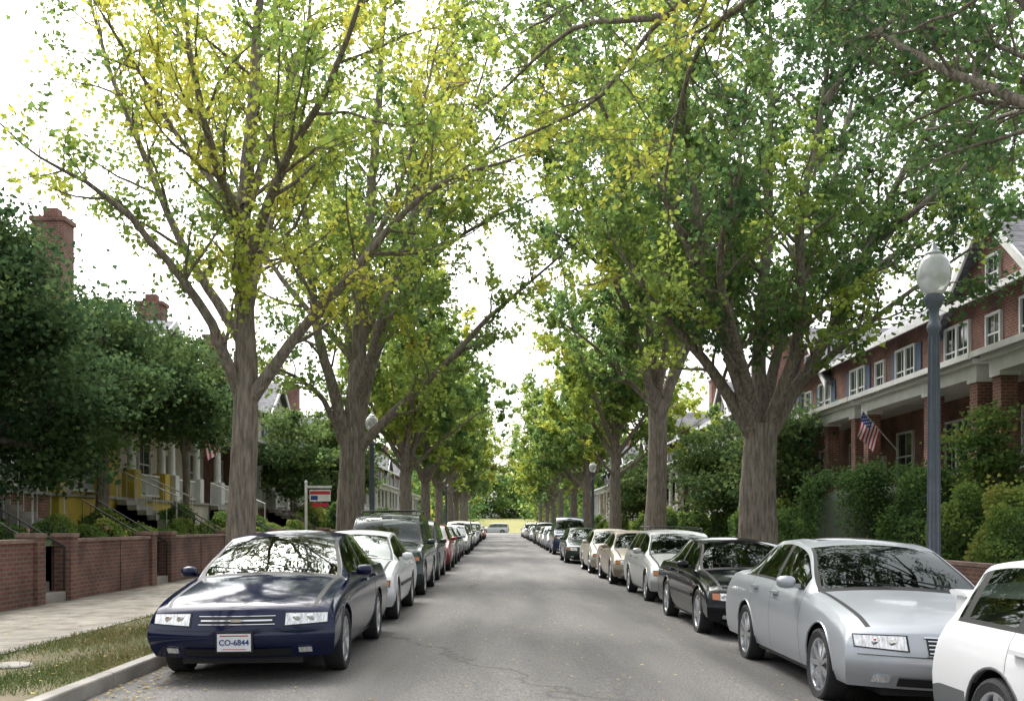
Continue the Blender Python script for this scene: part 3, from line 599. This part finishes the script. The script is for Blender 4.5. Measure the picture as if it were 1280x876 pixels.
    cladm=pmat('grey_cladding',(.10,.105,.11),.6) if clad else GAP
    mb.obj('body',[col,CARGLASS,GAP,cladm,DKGLASS],e,smooth=32,fixn=True)
    det=MB()
    def patch(y0,y1,zlo,zhi,m,front=True,e_=.008,n=10,nq=3):
        xe=0 if front else L; sg_=-1 if front else 1; A_=[];Bk=[]; w_=nq+1
        for k in range(n+1):
            y=y0+(y1-y0)*k/n; a,b_=(zlo(y) if callable(zlo) else zlo),(zhi(y) if callable(zhi) else zhi)
            for q in range(w_):
                z_=a+(b_-a)*q/nq; x_,_,_=deform(xe,y,z_); A_.append((x_+sg_*e_,y,z_)); Bk.append((x_-sg_*.02,y,z_))
        N_=len(A_); Fx=[]
        for k in range(n):
            for q in range(nq): Fx.append((k*w_+q,(k+1)*w_+q,(k+1)*w_+q+1,k*w_+q+1))
            Fx.append((k*w_,(k+1)*w_,N_+(k+1)*w_,N_+k*w_)); Fx.append((k*w_+nq,(k+1)*w_+nq,N_+(k+1)*w_+nq,N_+k*w_+nq))
        for q in range(nq):
            Fx.append((q,q+1,N_+q+1,N_+q)); Fx.append((n*w_+q,n*w_+q+1,N_+n*w_+q+1,N_+n*w_+q))
        det.add(A_+Bk,Fx,m)
    zt=p['top'][0][1]*sz; w0=Wh*.93
    for s in (-1,1):
        dr=lambda y:.035*max(0,(abs(y)/w0-.45))
        patch(s*w0*.52,s*w0*.992,lambda y:zt-.156+dr(y),lambda y:zt-.026-.6*dr(y),1,e_=.005)
        patch(s*w0*.54,s*w0*(.86 if amber else .985),lambda y:zt-.147+dr(y),lambda y:zt-.034-.6*dr(y),0,e_=.011)
        if amber: patch(s*w0*.868,s*w0*.98,lambda y:zt-.145+dr(y),lambda y:zt-.036-.6*dr(y),4,e_=.011,n=4)
        for q in (.65,.80):
            yy=s*w0*q; xx=deform(0,yy,zt-.088)[0]; det.lathe([(.038,-.004),(.031,.004),(.014,.006),(0,.007)],14,(0,0,0),'y',2)
            for k in range(len(det.v)-56,len(det.v)):
                a=det.v[k]; det.v[k]=(xx-.013-a[1],yy+a[0],zt-.088+a[2])
        patch(s*w0*.60,s*w0*.96,.66*sz,.86*sz if typ!='suv' else .95*sz,3,front=False,n=6)
        patch(s*w0*.68,s*w0*.82,.285,.335,0,n=4,e_=.022)
    if grille=='bar':
        patch(-w0*.42,w0*.42,zt-.128,zt-.06,1); patch(-w0*.40,w0*.40,zt-.102,zt-.088,2,e_=.02); patch(-w0*.43,w0*.43,zt-.06,zt-.054,2,e_=.012); patch(-w0*.43,w0*.43,zt-.134,zt-.128,2,e_=.012)
        det.box(deform(0,0,zt-.09)[0]-.03,deform(0,0,zt-.09)[0],-.05,.05,zt-.108,zt-.082,2)
    elif grille=='audi':
        patch(-w0*.36,w0*.36,zt-.17,zt-.04,1); 
        for k in range(4): patch(-w0*.35,w0*.35,zt-.155+k*.03,zt-.147+k*.03,2,e_=.014)
        patch(-w0*.38,w0*.38,zt-.04,zt-.03,2,e_=.016); patch(-w0*.38,w0*.38,zt-.18,zt-.17,2,e_=.016)
    else:
        patch(-w0*.42,w0*.42,zt-.15,zt-.05,1)
        for k in range(3): patch(-w0*.41,w0*.41,zt-.135+k*.032,zt-.125+k*.032,2,e_=.014)
    patch(-w0*.60,w0*.60,.262,.33,1,e_=.018,n=20,nq=5)
    patch(-w0*.97,w0*.97,zt-.192,zt-.187,1,e_=.004,n=30)
    zp=.40*sz if typ!='suv' else .5
    x_=deform(0,0,zp)[0]
    det.box(x_-.035,x_-.01,-.155,.155,zp-.08,zp+.08,6)
    det.box(x_-.03,x_+.02,-.17,.17,zp-.095,zp+.095,1)
    if mold:
        for s in (-1,1): det.box(fw+R+.02,rw-R-.02,s*(Wh-.008),s*(Wh+.014),.50,.55,1)
    for c in (fw,rw):
        for s in (-1,1):
            pts=[(c+(R)*math.cos(a),s*(wprof((r+R*math.sin(a)-sill)/(float(np.interp(c,xs,belt))-sill))-.004),r+R*math.sin(a)) for a in np.linspace(0,math.pi,18)]
            det.tube(pts,.011,6,7 if clad else 5)
            V=[];n=16
            for k in range(n+1):
                a=-.25+(math.pi+.5)*k/n; V+=[(c+(R-.003)*math.cos(a),s*(Wh-.035),r+(R-.003)*math.sin(a)),(c+(R-.003)*math.cos(a),s*(Wh-.33),r+(R-.003)*math.sin(a))]
            det.add(V,[(2*k,2*k+1,2*k+3,2*k+2) for k in range(n)],1)
    det.box(.25,L-.25,-(Wh-.32),Wh-.32,.17,.62,1)
    det.box(fw+R,rw-R,-(Wh-.08),Wh-.08,.2,.4,1)
    for s in (-1,1):
        for d in (ds[1]-.17,ds[2]-.17):
            zb=float(np.interp(d,xs,belt))-.10; det.box(d-.09,d+.09,s*(Wh*.965),s*(Wh*1.0+.018),zb-.014,zb+.014,5)
    det.tube([(ws[0]-.02,-.55*Wh,float(np.interp(ws[0],xs,top))),(ws[0]+.10,.02,float(np.interp(ws[0]+.12,xs,top))+.012)],.008,5,1)
    det.tube([(ws[0]-.02,.1*Wh,float(np.interp(ws[0],xs,top))+.01),(ws[0]+.10,.72*Wh,float(np.interp(ws[0]+.12,xs,top))-.012)],.008,5,1)
    if rack:
        zr=p['H']*sz
        for s in (-1,1): det.tube([(ws[1]+.35,s*(Wh-.30),zr-.02),(ws[1]+.4,s*(Wh-.30),zr+.04),(rg[0]-.3,s*(Wh-.30),zr+.04),(rg[0]-.2,s*(Wh-.30),zr-.02)],.016,6,1)
        for xx in (ws[1]+.6,rg[0]-.6): det.tube([(xx,-(Wh-.3),zr+.05),(xx,Wh-.3,zr+.05)],.014,6,1)
    if spoiler:
        det.prism([(L-.30,1.055),(L-.26,1.08),(L-.05,1.095),(L-.02,1.08),(L-.05,1.06)],'y',-(Wh-.16),Wh-.16,5)
        for s in (-1,1): det.prism([(L-.26,.9),(L-.22,1.07),(L-.10,1.07),(L-.08,.9)],'y',s*(Wh-.22),s*(Wh-.18),5)
    det.obj('trim',[LAMPG,GAP,CHROME,REDL,AMBER,col,PLATE,cladm],e,smooth=35)
    mi=MB()
    for s in (-1,1):
        xm=sg[0]+.12; zb=float(np.interp(xm,xs,belt)); 
        prof=[(0,-.10),(.05,-.095),(.072,-.06),(.078,0),(.07,.06),(.045,.095),(0,.10)]
        V0=len(mi.v); mi.lathe(prof,14,(0,0,0),'y',0)
        for k in range(V0,len(mi.v)):
            a=mi.v[k]; mi.v[k]=(xm+a[0]*.9,s*(Wh+.07)+a[1]*.85,zb+.065+a[2]*.8)
        mi.box(xm-.02,xm+.04,s*(Wh-.07),s*(Wh+.03),zb+.01,zb+.05,0)
        mi.box(xm+.055,xm+.070,s*(Wh+.0),s*(Wh+.135),zb+.03,zb+.105,1)
    mi.obj('door_mirrors',[col,CHROME],e,smooth=50)
    it=MB(); zb=float(np.interp((sg[0]+sg[1])/2,xs,belt))-.06
    it.box(ws[0]+.08,rg[0]+.0,-(Wh-.13),Wh-.13,zb-.12,zb-.06,0)
    it.box(ws[0]+.08,ws[0]+.55,-(Wh-.15),Wh-.15,zb-.1,zb+.02,0)
    for xx,ys in ((sg[0]+1.05*sx,(-.37,.37)),(sg[0]+1.9*sx,(-.37,0,.37))):
        for y in ys:
            Rm=Matrix.Rotation(rad(14),3,'Y'); it.obox((xx,y,zb+.02),(.06,.23,.2*sz),Rm,0); it.obox((xx+.08,y,zb+.27*sz),(.045,.12,.07),Rm,0)
    it.lathe([(.165,-.01),(.185,0),(.165,.01)],20,(0,0,0),'z',0)
    for k in range(len(it.v)-60,len(it.v)):
        a=Matrix.Rotation(rad(-65),3,'Y')@Vector(it.v[k]); it.v[k]=(a[0]+ws[0]+.72,a[1]-.36,a[2]+zb+.05)
    it.box(ws[1]-.05,ws[1]-.02,-.12,.12,p['H']*sz-.16,p['H']*sz-.10,0)
    it.obj('interior',[SEAT],e,bevel=.02)
    key=(r,nsp)
    if key not in car.wm:
        w=MB()
        w.lathe([(r-.085,-.085),(r-.03,-.1),(r-.008,-.09),(r,-.065),(r,.065),(r-.008,.09),(r-.03,.1),(r-.085,.085)],36,(0,0,0),'y',0)
        w.lathe([(r-.085,.085),(r-.10,.082),(r-.108,.06),(r-.11,-.06)],36,(0,0,0),'y',1)
        w.lathe([(r-.11,.01),(.0,.012)],36,(0,0,0),'y',2)
        w.lathe([(.045,.02),(.04,.072),(.03,.078),(0,.08)],18,(0,0,0),'y',1)
        for k in range(nsp):
            a=2*math.pi*k/nsp; wd=.032 if nsp<7 else .018; ca,sa=math.cos(a),math.sin(a); rr=r-.095
            def q(u,t,d): return (u*ca-t*sa,d,u*sa+t*ca)
            V=[q(.03,-wd,.05),q(.03,wd,.05),q(rr,wd*1.3,.05),q(rr,-wd*1.3,.05),q(.03,-wd,.074),q(.03,wd,.074),q(rr,wd*.9,.084),q(rr,-wd*.9,.084)]
            w.add(V,[(0,1,2,3),(7,6,5,4),(0,4,5,1),(1,5,6,2),(2,6,7,3),(3,7,4,0)],1)
        o_=w.obj('wheel',[TIRE,ALLOY,GAP],None,smooth=35); car.wm[key]=o_.data; bpy.data.objects.remove(o_)
    for nm,c,s in (('wheel_front_left',fw,1),('wheel_front_right',fw,-1),('wheel_rear_left',rw,1),('wheel_rear_right',rw,-1)):
        o_=bpy.data.objects.new(nm,car.wm[key]); link(o_); o_.parent=e; o_.location=(c,s*(Wh-.105),r); o_.rotation_euler=(0,random.uniform(0,6),0 if s>0 else math.pi)
    if plate:
        cu=bpy.data.curves.new('plate_text','FONT'); cu.body=plate; cu.size=.072; cu.align_x='CENTER'; cu.align_y='CENTER'; cu.extrude=.001; cu.offset=.0012; cu.materials.append(PLBLUE)
        o_=bpy.data.objects.new('plate_text',cu); link(o_); o_.parent=e; o_.location=(x_-.038,0,zp-.002); o_.rotation_euler=(math.pi/2,0,-math.pi/2)
        pb=MB(); pb.box(x_-.0365,x_-.034,-.13,.13,zp+.056,zp+.066,0); pb.box(x_-.0365,x_-.034,-.11,.11,zp-.066,zp-.06,0); pb.obj('plate_band',[FRED],e)
    return e
car.wm={}
navy=paintmat('navy',(.005,.009,.042),.0,.12,.2,.35); white=paintmat('white',(.68,.69,.70),0,.35,.4); green=paintmat('dark_green',(.016,.034,.030),.1,.2,.4); red=paintmat('red',(.28,.015,.02),.2)
silver=paintmat('silver',(.43,.455,.49),.5,.36,.4); black=paintmat('black',(.004,.005,.007),.0,.12,.1,.3); sil2=paintmat('pale_silver',(.48,.49,.48),.5,.4,.4); tan=paintmat('tan',(.34,.29,.23),.5,.4,.4)
beige=paintmat('beige',(.42,.39,.33),.4,.4,.4); grey=paintmat('grey',(.06,.07,.08),.4,.3,.4); blue=paintmat('blue',(.015,.03,.08),.3)
LZ=dict(z=.0135,roll=-.012); RZ=dict(z=-.062,roll=.036)
car(navy,-2.44,9.25,'sedan',plate='CO-6844',W=1.78,nsp=5,amber=False,**LZ)
car(white,-2.42,14.75,'sedan',L=4.4,W=1.7,H=1.39,plate='BH-2190',grille='slats',mold=True,**LZ)
car(green,-2.46,20.1,'suv',rack=True,plate='AK-7731',grille='slats',**LZ)
car(grey,-2.5,25.6,'suv',L=4.5,H=1.62,**LZ)
car(red,-2.42,31,'wagon',L=4.3,H=1.5,**LZ)
cols=[grey,silver,sil2,navy,beige,white,silver,green,black,sil2,red,tan,silver,white]
yy=36.2
for i,c in enumerate(cols):
    car(c,-2.45+random.uniform(-.1,.1),yy,['sedan','sedan','wagon','sedan','suv'][i%5],H=[1.42,1.38,1.47,1.4,1.7][i%5],**LZ); yy+=5.6+random.uniform(0,.5)
car(white,3.76,2.62,'wagon',L=4.30,H=1.38,clad=True,spoiler=True,mold=True,**RZ)
car(silver,3.63,7.8,'sedan',L=4.6,W=1.78,H=1.43,grille='audi',plate='BN-3905',nsp=9,sunroof=True,amber=False,**RZ)
car(black,3.6,13.1,'sedan',L=4.58,W=1.74,H=1.36,plate='AW-4417',mold=True,grille='slats',**RZ)
car(sil2,3.72,19.0,'wagon',L=4.5,rack=True,grille='slats',plate='BC-0382',**RZ)
car(tan,3.65,24.5,'sedan',L=4.7,H=1.40,plate='CA-5520',**RZ)
car(beige,3.6,30.0,'sedan',L=4.6,H=1.42,grille='slats',**RZ)
car(green,3.35,38,'wagon',L=4.6,**RZ); 
car(blue,3.5,49,'suv',L=4.9,H=1.95,**RZ)
yy=56.5
for i,c in enumerate([silver,sil2,beige,grey,white,silver,navy,tan,white,green,silver]):
    car(c,3.55+random.uniform(-.1,.1),yy,['sedan','wagon','sedan','suv','sedan'][i%5],**RZ); yy+=6.0+random.uniform(0,.6)
e=car(white,-3.6,172,'suv',L=5.2,H=1.8,z=-.11); e.rotation_euler=(0,0,0); e.name='passing_car'
# ---------------------------------------------------------------- street lamps
def lamp(x,y,z):
    e=empty('street_lamp',(x,y,z)); m=MB()
    m.lathe([(.0,0),(.21,0),(.21,.12),(.17,.17),(.16,.5),(.13,.58),(.10,.62),(.095,.95),(.11,1.0),(.075,1.06),(.072,2.2),(.062,3.9),(.085,3.93),(.085,3.99),(.06,4.02),(.058,4.18),(.10,4.24),(.12,4.30),(.12,4.34),(.095,4.36)],20,m=0)
    for k in range(8):
        a=k*math.pi/4; m.tube([(.077*math.cos(a),.077*math.sin(a),1.1),(.064*math.cos(a),.064*math.sin(a),3.85)],.010,5,0)
    m.obj('post',[POSTM],e,smooth=40)
    g=MB(); g.lathe([(.10,4.36),(.15,4.42),(.20,4.54),(.207,4.64),(.18,4.76),(.13,4.83),(.10,4.85)],28,m=0)
    gm=MATS.get('globe')
    if not gm:
        gm=pmat('globe',(.66,.68,.66),.2,coat=.5); gm.node_tree.nodes['Principled BSDF'].inputs['Transmission Weight'].default_value=.35
    g.obj('globe',[gm],e,smooth=60)
    c=MB(); c.lathe([(.105,4.848),(.11,4.87),(.07,4.90),(.035,4.94),(.02,5.0),(.0,5.03)],16); c.obj('finial',[pmat('pale_metal',(.4,.42,.42),.4,metal=.5)],e,smooth=40)
lamp(5.38,12.4,-.02); lamp(-4.1,32,.1); lamp(5.1,55,0); lamp(-4.2,78,.1)
# ---------------------------------------------------------------- houses
def window(m,side,X,yc,zc,w,h,fr=1,gl=2):
    o=-side
    def B_(a,b_,y0,y1,z0,z1,mt): m.box(X+o*a,X+o*b_,y0,y1,z0,z1,mt)
    B_(.0,.02,yc-w/2,yc+w/2,zc-h/2,zc+h/2,gl)
    t=.07
    B_(-.02,.09,yc-w/2-t,yc-w/2,zc-h/2,zc+h/2,fr); B_(-.02,.09,yc+w/2,yc+w/2+t,zc-h/2,zc+h/2,fr)
    B_(-.02,.092,yc-w/2-t,yc+w/2+t,zc+h/2,zc+h/2+t,fr); B_(-.02,.14,yc-w/2-t-.05,yc+w/2+t+.05,zc-h/2-.07,zc-h/2,fr)
    B_(.018,.055,yc-w/2,yc+w/2,zc-.025,zc+.025,fr)
    if w>1.2: B_(.018,.085,yc-.06,yc+.06,zc-h/2,zc+h/2,fr)
    for q in ((-.25,.25) if w>1.2 else (0,)): B_(.017,.035,yc+q*w-.012,yc+q*w+.012,zc-h/2,zc+h/2,fr)
def house(side,y0,y1,zb,brick,porchcol,coltype,Xf=13.5,eave=7.9,ridge=10.6,gable=True,gy=None,name='brick_house',gpk=9.9,pz=5.25,px=11.2,chim=True,shut=True,cz=1.1):
    e=empty(name,(side*Xf,(y0+y1)/2,zb)); off=(-side*Xf,-(y0+y1)/2,-zb)
    mats=[brick,WHITE,DKGLASS,SLATE,porchcol,CONC,IRON,pmat('shutter_blue',(.06,.09,.16),.6),BRICK]
    def fin(m,n): 
        o=m.obj(n,mats,e); o.location=off; return o
    S=side; y0+=.004;y1-=.004
    m=MB(); m.box(S*Xf,S*(Xf+9),y0,y1,zb-1,eave); fin(m,'walls')
    m=MB(); ym=(y0+y1)/2; w=y1-y0; dy=w*.27
    for q in (-1,1):
        window(m,S,S*Xf,ym+q*dy,6.6,1.45,1.4)
        window(m,S,S*Xf,ym+q*dy,3.75,1.5 if q>0 else 1.2,1.5)
        if shut:
            for k in (-1,1): m.box(S*Xf,S*(Xf-.05),ym+q*dy+k*1.02-.2,ym+q*dy+k*1.02+.2,5.88,7.32,7)
    window(m,S,S*Xf,ym,6.7,.7,1.0)
    fin(m,'windows')
    m=MB(); m.box(S*Xf,S*(Xf-.1),ym-.5,ym+.5,zb+.75,zb+2.95,1); m.box(S*(Xf-.1),S*(Xf-.12),ym-.36,ym+.36,zb+1.7,zb+2.75,2); fin(m,'door')
    m=MB(); fl=zb+.75
    m.box(S*px,S*(Xf-.003),y0+.3,y1-.3,zb-.6,fl,0); m.box(S*(px-.08),S*(Xf-.004),y0+.22,y1-.22,fl,fl+.08,5); fin(m,'porch_floor')
    m=MB()
    n=3 if coltype=='brick' else 4; ysx=np.linspace(y0+.55,y1-.55,n)
    if n==3: ysx=np.array([y0+.55,ym-.9,y1-.55])
    for yv in ysx:
        if coltype=='brick': m.box(S*(px+.05),S*(px+.43),yv-.19,yv+.19,fl+.08,pz-.4,0); m.box(S*(px+.0),S*(px+.48),yv-.24,yv+.24,pz-.4,pz-.3,1)
        else:
            m.box(S*(px+.02),S*(px+.48),yv-.23,yv+.23,fl+.08,fl+1.0,4); m.lathe([(.15,fl+1.0),(.14,fl+1.1),(.12,pz-.5),(.15,pz-.4),(.17,pz-.3)],14,(S*(px+.25),yv,0),m=1)
    fin(m,'porch_columns')
    m=MB(); m.box(S*(px),S*(px+.5),y0+.3,y1-.3,pz-.3,pz,4); m.box(S*(px-.15),S*(px+.5),y0+.18,y1-.18,pz,pz+.14,1)
    m.prism([(S*(px-.25),pz+.14),(S*(Xf-.004),pz+.85),(S*(Xf-.004),pz+.14)],'y',y0+.1,y1-.1,3); m.box(S*(px-.32),S*(px-.25),y0+.05,y1-.05,pz+.1,pz+.24,1)
    m.box(S*(px+.5),S*(Xf-.005),y0+.3,y1-.3,pz-.06,pz+.1,1); fin(m,'porch_roof')
    m=MB()
    for a,b_ in zip(ysx[:-1],ysx[1:]):
        if a<ym<b_: continue
        m.box(S*(px+.2),S*(px+.28),a+.23,b_-.23,fl+.85,fl+.92,1); m.box(S*(px+.2),S*(px+.28),a+.23,b_-.23,fl+.18,fl+.24,1)
        for yv in np.arange(a+.33,b_-.25,.13): m.box(S*(px+.22),S*(px+.26),yv-.018,yv+.018,fl+.24,fl+.85,1)
    fin(m,'porch_railing')
    m=MB()
    for i in range(5): m.box(S*(px-.1-.3*i-.3),S*(px-.09),ym-.7,ym+.7,zb-.4,fl-.15*i-.02,5)
    fin(m,'front_steps')
    m=MB(); rm=6 if S>0 else 1
    for q in (-.75,.75):
        m.tube([(S*(px-.1),ym+q,fl),(S*(px-.1),ym+q,fl+.9),(S*(px-1.9),ym+q,fl+.1),(S*(px-1.9),ym+q,fl-.8)],.025,6,rm)
        for k in range(1,6): m.tube([(S*(px-.1-.3*k),ym+q,fl-.16*k),(S*(px-.1-.3*k),ym+q,fl+.9-.133*k)],.012,5,rm)
    fin(m,'step_railing')
    m=MB(); xr=Xf+4.5
    m.prism([(S*(Xf-.45),eave-.22),(S*(Xf-.45),eave-.10),(S*xr,ridge),(S*(Xf+9.4),eave-.1),(S*(Xf+9.4),eave-.22),(S*xr,ridge-.16)],'y',y0-.0,y1+.0,3)
    m.box(S*(Xf-.52),S*(Xf-.45),y0,y1,eave-.24,eave-.06,1)
    fin(m,'main_roof')
    m=MB(); m.prism([(S*(Xf+.02),eave-.05),(S*xr,ridge-.17),(S*(Xf+8.9),eave-.05)],'y',y0+.02,y1-.02,0); fin(m,'gable_infill')
    if gable:
        g=gy if gy else ym; hw=w*.36; zl=eave-.5; 
        m=MB(); m.prism([(g-hw,zl),(g+hw,zl),(g,gpk-.12)],'x',S*(Xf-.02),S*(Xf+4),0)
        t=.14
        for q in (-1,1):
            sl=(gpk-zl)/hw; m.prism([(g+q*(hw+.35),zl-.35*sl),(g+q*(hw+.35),zl-.35*sl+t),(g,gpk+t),(g,gpk)],'x',S*(Xf-.35),S*(Xf+4.2),3)
            m.prism([(g+q*(hw+.35),zl-.35*sl-.13),(g+q*(hw+.35),zl-.35*sl+t+.01),(g,gpk+t+.01),(g,gpk-.13)],'x',S*(Xf-.42),S*(Xf-.35),1)
        window(m,S,S*(Xf-.02),g,8.35,.6,.9)
        fin(m,'front_gable')
    if chim:
        zc=ridge+cz; m=MB(); m.box(S*(Xf+1.6),S*(Xf+2.7),y1-.9,y1-.05,eave-1,zc,8); m.box(S*(Xf+1.53),S*(Xf+2.77),y1-.97,y1+.0,zc,zc+.15,8); m.box(S*(Xf+1.9),S*(Xf+2.4),y1-.7,y1-.3,zc+.15,zc+.5,8); fin(m,'chimney')
    return e
house(1,15,23.2,.95,BRICK,WHITE,'brick',gable=False,shut=False,chim=False)
house(1,23.2,31.3,.95,BRICK,WHITE,'brick',gy=27.25,shut=False,chim=False)
house(1,31.3,39.5,.95,BRICK,WHITE,'brick',gable=False,chim=False)
y=39.5
for k in range(11):
    house(1,y,y+8.2,.95,[BRICK2,BRICK,CREAM][k%3],WHITE,'white' if k%2 else 'brick',gable=k%2==0,chim=k%2==1,name='brick_house' if k%3<2 else 'stucco_house'); y+=8.2
house(-1,8,17,1.5,BRICK,WHITE,'brick',gable=False,px=11.6,chim=False)
house(-1,17,26,1.5,BRICK2,WHITE,'white',gable=True,px=11.6,chim=False)
house(-1,26,35.5,1.5,YEL,YEL,'white',gable=False,px=11.6,name='yellow_house',shut=False,cz=1.4)
house(-1,35.5,45.5,1.5,CREAM,WHITE,'white',gable=True,px=11.6,name='stucco_house',gpk=9.6,cz=.7)
y=45.5
for k in range(10):
    house(-1,y,y+10,1.5,[BRICK,CREAM,BRICK2][k%3],WHITE,'white',gable=k%2==1,chim=k%2==0,px=11.6,name='brick_house' if k%3!=1 else 'stucco_house'); y+=10
# ---------------------------------------------------------------- flags
def flag(x,y,z,side,s=1.0):
    e=empty('american_flag',(x,y,z)); m=MB(); m.tube([(side*1.0,0,-.75),(side*-.05,-.0,.45)],.014,8,0); m.lathe([(0,.03),(.025,0),(0,-.03)],8,(side*-.05,0,.45),m=0); m.obj('pole',[pmat('pole_white',(.6,.6,.58),.4)],e,smooth=50)
    m=MB(); nx,nz=26,26; V=[];Fs=[];M=[]
    for j in range(nz+1):
        for i in range(nx+1):
            u=i/nx; v=j/nz
            bx=side*(-.02+ .6*(v)*.84); bz=.42-.6*v*.95
            fx=bx-side*(.30*u); fz=bz-.85*u*.80; fy=-.30*u+.05*math.sin(u*5+v*7)*(.3+u)+.04*math.sin(v*12)*u
            V.append((fx+.03*math.sin(v*9+u*3)*u,fy,fz))
    for j in range(nz):
        for i in range(nx):
            Fs.append((j*(nx+1)+i,j*(nx+1)+i+1,(j+1)*(nx+1)+i+1,(j+1)*(nx+1)+i))
            if i<10 and j<14: M.append(1 if (i%2==1 and j%2==1) and (i+j)%4==0 else 2)
            else: M.append(0 if (j//2)%2==0 else 1)
    m.add([(a*s,b*s,c*s) for a,b,c in V],Fs,M); m.obj('cloth',[FRED,FWHITE,FBLUE],e,smooth=60)
flag(10.55,29.0,4.35,1,1.0); flag(-10.9,38.6,4.9,-1,1.25)
e=empty('for_sale_sign',(-8.3,42.8,1.2)); m=MB(); m.box(-.05,.05,-.05,.05,0,2.1); m.box(-.05,1.1,-.04,.04,1.85,1.95); m.lathe([(0,2.2),(.05,2.14),(.07,2.1),(.0,2.1)],8,(0,0,0)); m.obj('post',[WHITE],e,bevel=.008)
m=MB(); m.box(.15,1.05,-.015,.015,1.28,1.78,0); m.box(.17,1.03,-.02,.02,1.58,1.72,1); m.box(.2,.5,-.02,.02,1.34,1.52,2); m.box(.25,.95,-.012,.012,1.05,1.22,1)
for xx in (.25,.95): m.box(xx-.008,xx+.008,-.008,.008,1.78,1.86,2); m.box(xx-.008,xx+.008,-.006,.006,1.22,1.29,2)
m.obj('board',[WHITE,FRED,FBLUE],e)
# ---------------------------------------------------------------- light, world, camera
w=bpy.data.worlds.new('World'); scene.world=w; w.use_nodes=True; N=w.node_tree.nodes; L=w.node_tree.links; bg=N['Background']
sky=N.new('ShaderNodeTexSky'); sky.sky_type='NISHITA'; sky.sun_disc=False; EL,RO=55,-25; sky.sun_elevation=rad(EL); sky.sun_rotation=rad(RO); sky.dust_density=6; sky.air_density=1.2; sky.ozone_density=1
hs=N.new('ShaderNodeHueSaturation'); hs.inputs['Saturation'].default_value=.22; hs.inputs['Value'].default_value=2.9
L.new(sky.outputs[0],hs.inputs['Color']); L.new(hs.outputs[0],bg.inputs[0]); bg.inputs[1].default_value=.15
sd=bpy.data.lights.new('sun','SUN'); sd.energy=1.5; sd.angle=rad(12); sd.color=(1,.96,.9); so=link(bpy.data.objects.new('sun',sd))
d=Vector((math.sin(rad(RO))*math.cos(rad(EL)),math.cos(rad(RO))*math.cos(rad(EL)),math.sin(rad(EL)))); so.rotation_euler=d.to_track_quat('Z','Y').to_euler()
cd=bpy.data.cameras.new('camera'); cam=link(bpy.data.objects.new('camera',cd)); cam.location=(0,0,H0); cam.rotation_euler=(math.pi/2,0,0)
cd.sensor_width=36; cd.lens=36*F/1280; cd.shift_x=(640-VX)/1280; cd.shift_y=(VY-438)/1280; cd.clip_end=4000; cd.clip_start=.05
scene.camera=cam
scene.view_settings.view_transform='Standard'; scene.view_settings.look='None'; scene.view_settings.exposure=0
print('faces',sum(len(o.data.polygons) for o in bpy.data.objects if o.type=='MESH'))
